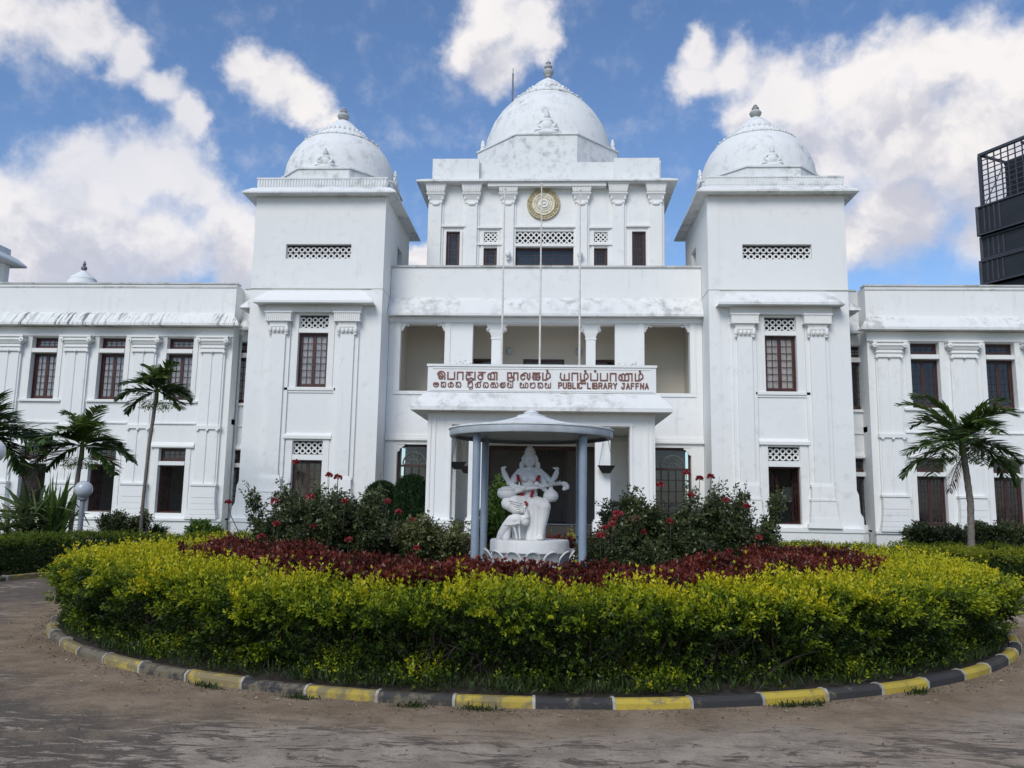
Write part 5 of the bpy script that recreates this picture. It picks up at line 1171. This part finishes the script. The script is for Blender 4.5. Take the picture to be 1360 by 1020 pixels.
# ---- grass tufts and weeds on the bed edge, litter on the road
n = 26000; a = RNG.uniform(-PI, .3, n); r = RNG.uniform(5.9, 6.54, n); keep = RNG.uniform(size=n) < .35+.65*(np.sin(a*7)+np.sin(a*17+1) > .2)
a, r = a[keep], r[keep]; n = len(a); P = np.stack([r*np.cos(a), 13.4+r*np.sin(a), np.full(n,.09)],1)
leaf_mesh('weeds_and_grass', M['grass'], P, RNG.normal(size=(n,3))*.5+np.array([0,0,1]), RNG.uniform(.04,.13,n), .013, RNG.uniform(0,1,n))
n = 500; a = RNG.uniform(-2.9,-.2,n); r = 6.75+np.abs(RNG.normal(0,.25,n)); x = r*np.cos(a); y = 13.4+r*np.sin(a)
x[400:] = RNG.uniform(-6,6,100); y[400:] = RNG.uniform(3,6.5,100)
P = np.stack([x,y,np.full(n,.012)],1); D = RNG.normal(size=(n,3)); D[:,2] *= .1
leaf_mesh('leaf_litter', M['litter'], P, D, RNG.uniform(.015,.045,n), RNG.uniform(.01,.02,n), RNG.uniform(0,1,n))
n = 1500; a = RNG.uniform(-2.95,-.15,n); r = 6.68+np.abs(RNG.normal(0,.10,n)); mbp = MB()
for k in range(n):
    q = random.uniform(.004,.013); x, y = r[k]*math.cos(a[k]), 13.4+r[k]*math.sin(a[k])
    if k > 1100: x, y = random.uniform(-5,5), random.uniform(4,6.6)
    mbp.add([(x-q,y-q,.004),(x+q,y-q*.7,.004),(x+q*.8,y+q,.004),(x-q*.6,y+q,.004),(x,y,.004+q*1.1)], [(0,1,4),(1,2,4),(2,3,4),(3,0,4)])
mbp.build('gravel', M['mortar_dark'], kind='stuff')
# small weeds growing from the kerb foot
n = 700; ca = RNG.choice(R(np.array([-96,-91.5,-70,-68,-57.5,-104,-112])) if False else np.radians(np.array([-96,-91.5,-70,-68,-57.5,-104,-112])), n); a = ca+RNG.normal(0,.012,n); r = 6.73+np.abs(RNG.normal(0,.03,n))
P = np.stack([r*np.cos(a), 13.4+r*np.sin(a), np.full(n,.006)],1); leaf_mesh('kerb_weeds', M['grass'], P, RNG.normal(size=(n,3))*.7+np.array([0,0,.8]), RNG.uniform(.02,.07,n), .012, RNG.uniform(.2,1,n))

# ------------------------------------------------------------------ palms
def frond(L, droop, nl, leafL, m, el):
    """feather frond starting along +x at elevation el; returns rachis points and leaflet arrays"""
    pts = []; p = Vector((0,0,0)); e = el; n = 14
    for k in range(n+1):
        pts.append(p.copy()); e -= droop/n*(.5+k/n); p = p+Vector((math.cos(e),0,math.sin(e)))*L/n
    P, D, LL = [], [], []
    for i in range(nl):
        f = .12+.88*i/(nl-1); k = min(int(f*n), n-1); q = pts[k].lerp(pts[k+1], f*n-k) if k < n else pts[n]; tg = (pts[k+1]-pts[k]).normalized()
        for sg in (-1, 1):
            ll = leafL*(math.sin(PI*min(1, f*.88+.10))**.6)*random.uniform(.85,1.1)
            d = Vector((tg.x*.8, sg*.85, tg.z*.8+.22+random.gauss(0,.16))).normalized()
            P.append(tuple(q)); D.append(tuple(d+Vector((random.gauss(0,.08),0,0)))); LL.append(ll)
    return pts, P, D, LL
def strip_leaves(name, m, P, D, L, w, tint, parent, droop=.35):
    """long narrow leaflets of three quads each, bending down"""
    n = len(P); P = np.array(P); D = np.array(D); D /= np.linalg.norm(D,axis=1)[:,None]; L = np.array(L); S_ = np.cross(D, np.array([0,0,1.])+RNG.normal(size=(n,3))*.3); S_ /= np.linalg.norm(S_,axis=1)[:,None]
    v = np.empty((n,8,3)); ff = (0,.35,.7,1.); ws = (.55,1.,.75,.06)
    for k in range(4):
        c = P+D*(L*ff[k])[:,None]-np.array([0,0,1.])*(L*droop*ff[k]**2)[:,None]; v[:,2*k] = c+S_*w*ws[k]*.5; v[:,2*k+1] = c-S_*w*ws[k]*.5
    base = np.arange(n)[:,None]*8; fc = np.concatenate([base+np.array([[2*k,2*k+2,2*k+3,2*k+1]]) for k in range(3)], 1).reshape(-1)
    me = bpy.data.meshes.new(name); me.vertices.add(8*n); me.vertices.foreach_set('co', v.reshape(-1).astype(np.float32)); me.loops.add(12*n); me.loops.foreach_set('vertex_index', fc.astype(np.int32))
    me.polygons.add(3*n); me.polygons.foreach_set('loop_start', np.arange(0,12*n,4,dtype=np.int32)); me.polygons.foreach_set('loop_total', np.full(3*n,4,dtype=np.int32))
    a = me.attributes.new('tint','FLOAT','POINT'); a.data.foreach_set('value', np.repeat(np.clip(tint,0,1),8).astype(np.float32)); me.materials.append(m); me.update(); me.validate()
    o = bpy.data.objects.new(name, me); link(o, parent); return o
def palm(label, x, y, trunk, r0, r1, nf, FL_, leafL, specs=None, dead=None, fruit=False, beard=False, group='palms in front of the library', tip=.25):
    t = thing('palm_tree', label, 'palm tree', (x,y,0), 0, group)
    k = len(trunk); tr = [r0+(r1-r0)*i/(k-1) for i in range(k)]
    sm = []; 
    for i in range(k-1):
        for q in range(6): sm.append(Vector(trunk[i]).lerp(Vector(trunk[i+1]), q/6))
    sm.append(Vector(trunk[-1])); MB().tube(sm, [ (r0+(r1-r0)*i/(len(sm)-1))*(1+.10*(i % 2)) for i in range(len(sm))], 12).build('trunk', M['bark'], t, smooth=True)
    top = Vector(trunk[-1]); MB().tube([top+Vector((0,0,-.25)), top+Vector((0,0,.05)), top+Vector((0,0,.3))], [r1*1.25, r1*1.1, r1*.5], 12).build('crown_shaft', M['fruit'], t, smooth=True)
    for i in range(nf):
        az = 2*PI*(i*.382)+random.uniform(-.2,.2); el = R(-14+98*((i*.7549+.2) % 1)) if specs is None else specs[i][1]
        if specs: az = specs[i][0]
        dr = .75+.5*random.random() if el < R(30) else 1.15+.6*random.random(); L_ = FL_*random.uniform(.85,1.1)*(1 if specs is None else specs[i][2])
        pts, P, D, LL = frond(L_, dr, 34, leafL, None, el)
        fr = bpy.data.objects.new('frond', MB().tube(pts, [.016*(1-.06*q) for q in range(len(pts))], 5).mesh('frond', M['leaf_light'])); fr.location = top+Vector((0,0,.12)); fr.rotation_euler = (random.uniform(-.15,.15),0,az); link(fr, t)
        a_ = fr.data.attributes.new('tint','FLOAT','POINT'); a_.data.foreach_set('value', [.6]*len(fr.data.vertices))
        strip_leaves('leaflets', M['leaf_palm'], P, D, LL, .058, np.clip(RNG.normal(.38,.14,len(P))+tip*(el > R(38)), 0, 1), fr, .16)
    if dead:
        for (az, el, L_) in dead:
            pts, P, D, LL = frond(L_, .5, 26, leafL*.5, None, el)
            fr = bpy.data.objects.new('dead_frond', MB().tube(pts, [.02*(1-.05*q) for q in range(len(pts))], 5).mesh('dead_frond', M['leaf_dead'])); fr.location = top+Vector((0,0,-.25)); fr.rotation_euler = (0,0,az); link(fr, t); fr['label'] = 'brown dead frond hanging down'
            strip_leaves('leaflets', M['leaf_dead'], P, D, LL, .025, RNG.uniform(0,1,len(P)), fr, .6)
    if fruit or beard:
        for az in ((0, 2.6) if fruit else (0, 1.5, 3.0, 4.4)):
            n = 420 if fruit else 160; c = top+Vector((.32*math.cos(az), .25*math.sin(az), -.28 if fruit else -.3)); d = RNG.normal(size=(n,3)); d /= np.linalg.norm(d,axis=1)[:,None]
            P = np.array(c)+d*RNG.uniform(.05,.22,n)[:,None]*np.array([1,1,.8]); 
            leaf_mesh('fruit_cluster', M['leaf_light'], P, d+np.array([0,0,-.6]), .07, .02, RNG.uniform(.2,1,n), t, kind='stuff')
    return t
palm('bushy palm tree with a dead brown frond in front of the right wing', 11.35, 22.5, [(0,0,0),(.02,0,.9),(.06,0,1.8),(.0,0,2.6),(-.06,0,3.3)], .085, .075, 26, 1.85, .62, dead=[(R(200),R(-50),1.1)], fruit=True)
palm('tall slender palm tree with a thin trunk, between windows of the left wing', -11.75, 24.0, [(0,0,0),(.0,0,1.5),(.05,0,3.2),(.16,0,4.65)], .045, .05, 20, 1.22, .46, beard=True)
palm('short palm tree behind the strap leaved clump on the left', -11.75, 20.4, [(0,0,0),(.02,0,1.2),(.12,0,2.75)], .055, .05, 20, 1.3, .46, beard=True, tip=.3)
palm('dark dense palm tree cut off by the left edge of the picture', -13.95, 20.0, [(0,0,0),(0,0,1.5),(0.02,0,2.95)], .12, .10, 24, 1.7, .66, tip=.0)
# strap-leaved clump
t = thing('screw_pine', 'big tangled clump of long strap leaves beside the lamp post on the left', 'plant', (-12.2,19.6,0))
P, D, L = [], [], []
for k in range(330):
    az = random.uniform(0, 2*PI); el = random.uniform(.05, 1.45); d = (math.cos(az)*math.cos(el), math.sin(az)*math.cos(el), math.sin(el)); b = (random.gauss(0,.32), random.gauss(0,.25), random.uniform(.1,1.25))
    P.append(b); D.append(d); L.append(random.uniform(.8,1.45))
o = strip_leaves('strap_leaves', M['leaf_pand'], P, D, L, .085, RNG.uniform(0,1,len(P))**1.3, t, .36); o['kind'] = 'stuff'
P, D, L = [], [], []
for k in range(26): P.append((.50+random.gauss(0,.08), random.gauss(0,.08), .4)); D.append((random.gauss(0,.16), random.gauss(0,.2), 1.)); L.append(random.uniform(1.3,2.0))
strip_leaves('upright_leaves', M['leaf_light'], P, D, L, .11, RNG.uniform(0,.5,len(P)), t, .05)
mb = MB()
for k in range(9): mb.tube([(random.gauss(0,.3),random.gauss(0,.25),0),(random.gauss(0,.3),random.gauss(0,.25),.8)], .04, 6)
mb.build('stems', M['bark'], t)
# cycad-like bush
t = thing('cycad', 'small round spiky green bush by the plinth of the left wing', 'plant', (-12.35,26.2,0))
P, D, L = [], [], []
for k in range(420):
    az = random.uniform(0,2*PI); el = random.uniform(-.1,1.5); P.append((random.gauss(0,.12),random.gauss(0,.1),.35+random.gauss(0,.1))); D.append((math.cos(az)*math.cos(el),math.sin(az)*math.cos(el),math.sin(el))); L.append(random.uniform(.4,.72))
o = strip_leaves('fronds', M['leaf_cypress'], P, D, L, .035, RNG.uniform(.3,1,len(P)), t, .4); o['kind'] = 'stuff'; MB().tube([(0,0,0),(0,0,.4)], .09, 8).build('stem', M['bark'], t)
# climber twigs hanging before the porch sign: small potted plants on the porch roof
for (x, lab, n_) in ((-2.55, 'tiny flowering plant behind the left end of the porch sign', 3), (2.40, 'tiny pink flowering plant behind the right end of the porch sign', 2)):
    t = thing('potted_plant', lab, 'plant', (x, 24.5, 4.84)); MB().lathe([(.10,0),(.14,.30)],0,0,14).build('pot', M['soil'], t, smooth=True)
    n = 90; a = RNG.uniform(0,2*PI,n); P = np.stack([RNG.normal(0,.28,n), RNG.normal(0,.08,n), RNG.uniform(.3,1.05,n)],1); leaf_mesh('foliage', M['leaf_rose'], P, RNG.normal(size=(n,3)), .06, .03, RNG.uniform(0,1,n), t)
    mb = MB()
    for k in range(9): mb.tube([(0,0,.25),(random.gauss(0,.15),0,.6),(random.gauss(0,.3),random.gauss(0,.05),random.uniform(.75,1.05))], .006, 4)
    mb.build('stems', M['twig'], t)

# ------------------------------------------------------------------ lamps in the garden
def lamp(label, x, y, zc, r, gm):
    t = thing('garden_lamp', label, 'lamp post', (x,y,0), 0, 'globe lamps in the garden')
    MB().tube([(0,0,0),(0,0,zc-r*1.15)], .055, 12).build('pole', M['lamp_pole'], t, smooth=True)
    MB().lathe([(.055,zc-r*1.3),(.10,zc-r*1.2),(.11,zc-r*.95),(.05,zc-r*.9)],0,0,16).build('collar', M['lamp_pole'], t, smooth=True)
    MB().ell((0,0,zc),(r,r,r),28,18).build('globe', M[gm], t, smooth=True)
p = at(111,650,18.0); lamp('grey frosted globe lamp post beside the strap leaved clump', p[0], p[1], p[2], .19, 'globe')
p = at(-11,599,15.9); lamp('bright white globe lamp cut off by the left edge of the picture', p[0], p[1], p[2], .25, 'globe_white')

# ------------------------------------------------------------------ statue under its canopy
t = thing('canopy', 'round pale roof on blue grey posts sheltering the seated statue', 'canopy', (.02,13.4,.1))
MB().lathe([(1.24,2.545),(1.32,2.555),(1.33,2.57),(1.33,2.665),(1.29,2.68),(1.24,2.68),(1.24,2.60),(.02,2.61)],0,0,96,cap=False).build('roof_rim', M['pale_grey'], t, smooth=True)
MB().lathe([(1.345,2.667),(1.345,2.69),(1.30,2.70),(1.05,2.73),(.75,2.775),(.5,2.825),(.32,2.875),(.22,2.91)],0,0,96,cap=False).build('roof_cone', M['dome'], t, smooth=True)
MB().lathe([(.22,2.90),(.24,2.925),(.16,2.945),(.11,2.955),(.13,2.975),(.07,3.0),(.04,3.01),(.01,3.03)],0,0,24).build('finial', M['dome'], t, smooth=True)
for (x, y) in ((-.81,-.79),(.82,-.79),(-.81,.79),(.82,.79)):
    MB().tube([(x,y,0),(x,y,2.60)], .062, 24).build('post', M['steel'], t, smooth=True)
t = thing('lotus_pedestal', 'round white pedestal ringed with lotus petals under the statue', 'pedestal', (.02,13.4,.1))
MB().lathe([(.56,0),(.56,.64),(.59,.71),(.635,.74),(.635,.90),(.62,.93),(.02,.93)],0,0,64,cap=False).build('drum', M['statue'], t, smooth=True)
np_ = 14
pm = MB(); vs = []; fs = []; nu, nv = 10, 8
def pet(u, f):       # u -1..1 across, f 0..1 up: a scoop hollow in the middle, its rim standing out and curling over at the top
    half = .138*math.sqrt(max(0, 1-max(0, (f-.40)/.60)**2.6))+.002; rr = .585+.05*abs(u)**2.2*(1-f*.5)+.120*f**4; a_ = u*half/.62
    return (rr*math.cos(a_), rr*math.sin(a_), .20+.57*f)
for j in range(nv+1):
    for i in range(nu+1): vs.append(pet(i/nu*2-1, 1-(1-j/nv)**1.9))
for j in range(nv):
    for i in range(nu): q = j*(nu+1)+i; fs.append((q,q+1,q+nu+2,q+nu+1))
pm.add(vs, fs)
fj = [1-(1-j/14)**2.3 for j in range(15)]; pm.tube([pet(-1, q) for q in fj]+[pet(1, q) for q in fj[-2::-1]], .015, 6)
pmesh = pm.mesh('petal', M['statue'], smooth=True)
for k in range(np_):
    o = bpy.data.objects.new('petal', pmesh); o.rotation_euler = (0,0,2*PI*k/np_-PI/2+.1); link(o, t)
    md = o.modifiers.new('thick', 'SOLIDIFY'); md.thickness = .012
# the figure itself, sculpted as one fused body
mb = MB()
K = 1/592.
def V(x, y, d=0.): return ((x-465)*K, -d, (985-y)*K)    # sculptor's grid: x across, y down, d towards the viewer
def limb(pts, rs, seg=12):
    P_ = [Vector(p) for p in pts]; mb.tube(P_, rs, seg)
    for p, r in zip(P_, rs): mb.ell(p, (r,r,r), 12, 8)
def E(x, y, d, rx, ry, rz): mb.ell(V(x,y,d), (rx,ry,rz), 18, 12)
# rock seat and drapery block
mb.box(-.28, .26, -.06, .26, .005, .40); E(455,780,-.12,.27,.18,.20)
# pelvis, torso, bust
E(465,640,.02,.235,.16,.13); E(462,560,.03,.135,.10,.13); E(462,480,.03,.145,.10,.13); E(462,400,.03,.175,.105,.13)
E(422,412,.11,.062,.06,.06); E(502,412,.11,.062,.06,.06); limb([V(370,350,.0),V(462,340,.0),V(560,350,.0)], [.065,.08,.065])
# neck, head, crown, ear ornaments, hair
limb([V(462,340,.02),V(462,290,.03)], [.05,.045]); E(462,243,.045,.09,.09,.105)
E(462,228,-.03,.132,.07,.125); E(388,285,.0,.045,.05,.07); E(537,285,.0,.045,.05,.07); E(400,225,.02,.03,.04,.05); E(525,225,.02,.03,.04,.05)
mb.lathe([(.095,1.315),(.112,1.345),(.085,1.36),(.092,1.41),(.068,1.425),(.072,1.455),(.045,1.467),(.045,1.485),(.012,1.51)], -.005, -.02, 20)
E(462,250,.13,.014,.02,.022); E(462,268,.125,.022,.01,.008); E(444,237,.122,.014,.01,.007); E(480,237,.122,.014,.01,.007); E(462,290,.10,.03,.03,.02)
# rear arms raised
limb([V(372,352,0),V(318,410,.0),V(272,455,.03),V(238,400,.05),V(215,352,.06)], [.068,.062,.056,.046,.040]); E(208,322,.06,.036,.03,.040); E(226,305,.07,.025,.02,.018)
limb([V(556,352,0),V(620,400,.0),V(672,432,.03),V(706,390,.05),V(722,350,.06)], [.068,.062,.056,.046,.040]); E(726,318,.06,.032,.03,.036); E(700,308,.07,.030,.02,.016)
# front arms holding the veena
limb([V(372,365,.03),V(320,430,.06),V(300,478,.11),V(345,490,.17),V(382,497,.19)], [.06,.052,.045,.036,.032]); E(395,497,.20,.04,.03,.025)
limb([V(556,365,.03),V(600,440,.07),V(606,508,.11),V(575,490,.17),V(545,462,.19)], [.06,.052,.045,.036,.032]); E(532,455,.20,.035,.03,.03)
for q in range(4):
    limb([V(392+q*8,490,.215),V(398+q*9,508,.235),V(392+q*9,520,.225)], [.010,.009,.008], 6); limb([V(522+q*8,448,.21),V(520+q*9,466,.235),V(524+q*9,480,.225)], [.010,.009,.008], 6)
# veena
limb([V(300,545,.16),V(420,515,.19),V(560,490,.18),V(700,462,.16),V(790,452,.14)], [.05,.030,.028,.026,.030])
for q in range(9): E(560+q*24,478-q*4.2,.185,.012,.035,.030)
E(252,555,.15,.158,.12,.115); E(252,520,.17,.150,.10,.03); E(800,462,.13,.05,.04,.045); E(822,485,.13,.035,.035,.05); E(795,505,.13,.035,.03,.03)
mb.lathe([(.01,.60),(.07,.605),(.11,.64),(.125,.69),(.11,.74),(.07,.78),(.035,.81),(.028,.86)], (668-465)*K, -.13, 20)
# legs: one drawn up to the side, the other hanging
limb([V(440,640,.05),V(330,640,.17),V(250,650,.20)], [.125,.11,.085]); limb([V(250,655,.20),V(330,705,.20),V(420,712,.20)], [.085,.075,.06]); E(270,665,.20,.09,.09,.085)
limb([V(500,640,.05),V(570,655,.16),V(615,675,.20)], [.125,.115,.095]); limb([V(612,675,.20),V(600,780,.19),V(580,880,.17),V(572,950,.17)], [.10,.082,.066,.055]); E(575,968,.21,.06,.11,.035)
limb([V(500,650,.14),V(495,760,.17),V(490,880,.16),V(485,970,.14)], [.10,.075,.075,.085]); limb([V(540,690,.16),V(540,800,.17),V(530,970,.14)], [.09,.07,.08])
for q in range(6): limb([V(505+q*22,700,.22-.01*abs(q-3)),V(500+q*19,850,.205),V(488+q*18,972,.18)], [.012,.013,.015], 6)
for q in range(5): limb([V(280+q*14,622+q*20,.30-.02*q),V(360,640+q*20,.28),V(430,650+q*14,.22)], [.010,.011,.009], 6)
mb_fig = mb
def fused(m_, name, parent, vox, mat_):
    vox *= .75
    me = m_.mesh(name, mat_); o = bpy.data.objects.new(name, me); link(o, parent)
    md = o.modifiers.new('fuse', 'REMESH'); md.mode = 'VOXEL'; md.voxel_size = vox; md.use_smooth_shade = True
    ms = o.modifiers.new('soft', 'SMOOTH'); ms.factor = .5; ms.iterations = 1
    dg = bpy.context.evaluated_depsgraph_get(); ev = o.evaluated_get(dg); nm = bpy.data.meshes.new_from_object(ev, depsgraph=dg); o.modifiers.clear(); o.data = nm; nm.name = name
    nm.polygons.foreach_set('use_smooth', [True]*len(nm.polygons)); return o
t = thing('goddess_statue', 'white stone statue of a four armed seated goddess playing a veena', 'statue', (.01,13.4,1.03))
fused(mb_fig, 'figure', t, .0085, M['statue'])
# bird at her side
mb = MB()
E(345,795,.26,.13,.10,.085); limb([V(410,790,.28),V(445,770,.30),V(440,725,.30),V(425,690,.30)], [.065,.045,.032,.026]); E(424,682,.31,.034,.045,.030); limb([V(424,688,.34),V(428,712,.37)], [.014,.005], 8)
limb([V(300,800,.24),V(250,860,.22),V(205,930,.18),V(185,972,.15)], [.075,.07,.06,.045]); limb([V(270,850,.20),V(250,960,.16)], [.06,.07]); E(430,810,.27,.07,.07,.075)
limb([V(320,850,.28),V(345,920,.27),V(355,975,.27)], [.022,.014,.012], 8); limb([V(372,850,.26),V(380,920,.25),V(385,975,.25)], [.022,.014,.012], 8)
for q in range(6): limb([V(380,770+q*12,.345),V(300,785+q*12,.33),V(235,820+q*6,.29)], [.010,.014,.006], 6)
fused(mb, 'bird', t, .0085, M['statue'])['label'] = 'carved swan or peacock standing at her side'
t2 = thing('flower_garland', 'crimson flower garland hung round the neck of the statue', 'garland', (.01,13.4,1.03))
for (a, b) in (((352,385,.13),(364,440,.155)),((552,388,.13),(538,438,.155)),((380,515,.165),(400,572,.15)),((498,528,.16),(484,580,.155)),((430,635,.19),(440,658,.20))):
    m_ = MB(); p0, p1 = Vector(V(*a)), Vector(V(*b))
    for q in range(6):
        c = p0.lerp(p1, q/5); m_.ell((c.x+random.gauss(0,.003),c.y-.01,c.z),(.026,.024,.018),9,6)
    m_.build('flower_cluster', M['garland'], t2)
m_ = MB()
m_.tube([V(364,440,.17),V(372,480,.19),V(380,515,.18)], .010, 6); m_.tube([V(538,438,.17),V(520,490,.19),V(498,528,.17)], .010, 6)
m_.tube([V(400,572,.17),V(418,610,.19),V(432,635,.20)], .010, 6); m_.tube([V(484,580,.17),V(462,615,.19),V(440,640,.20)], .010, 6)
m_.build('garland_string', M['trim'], t2)
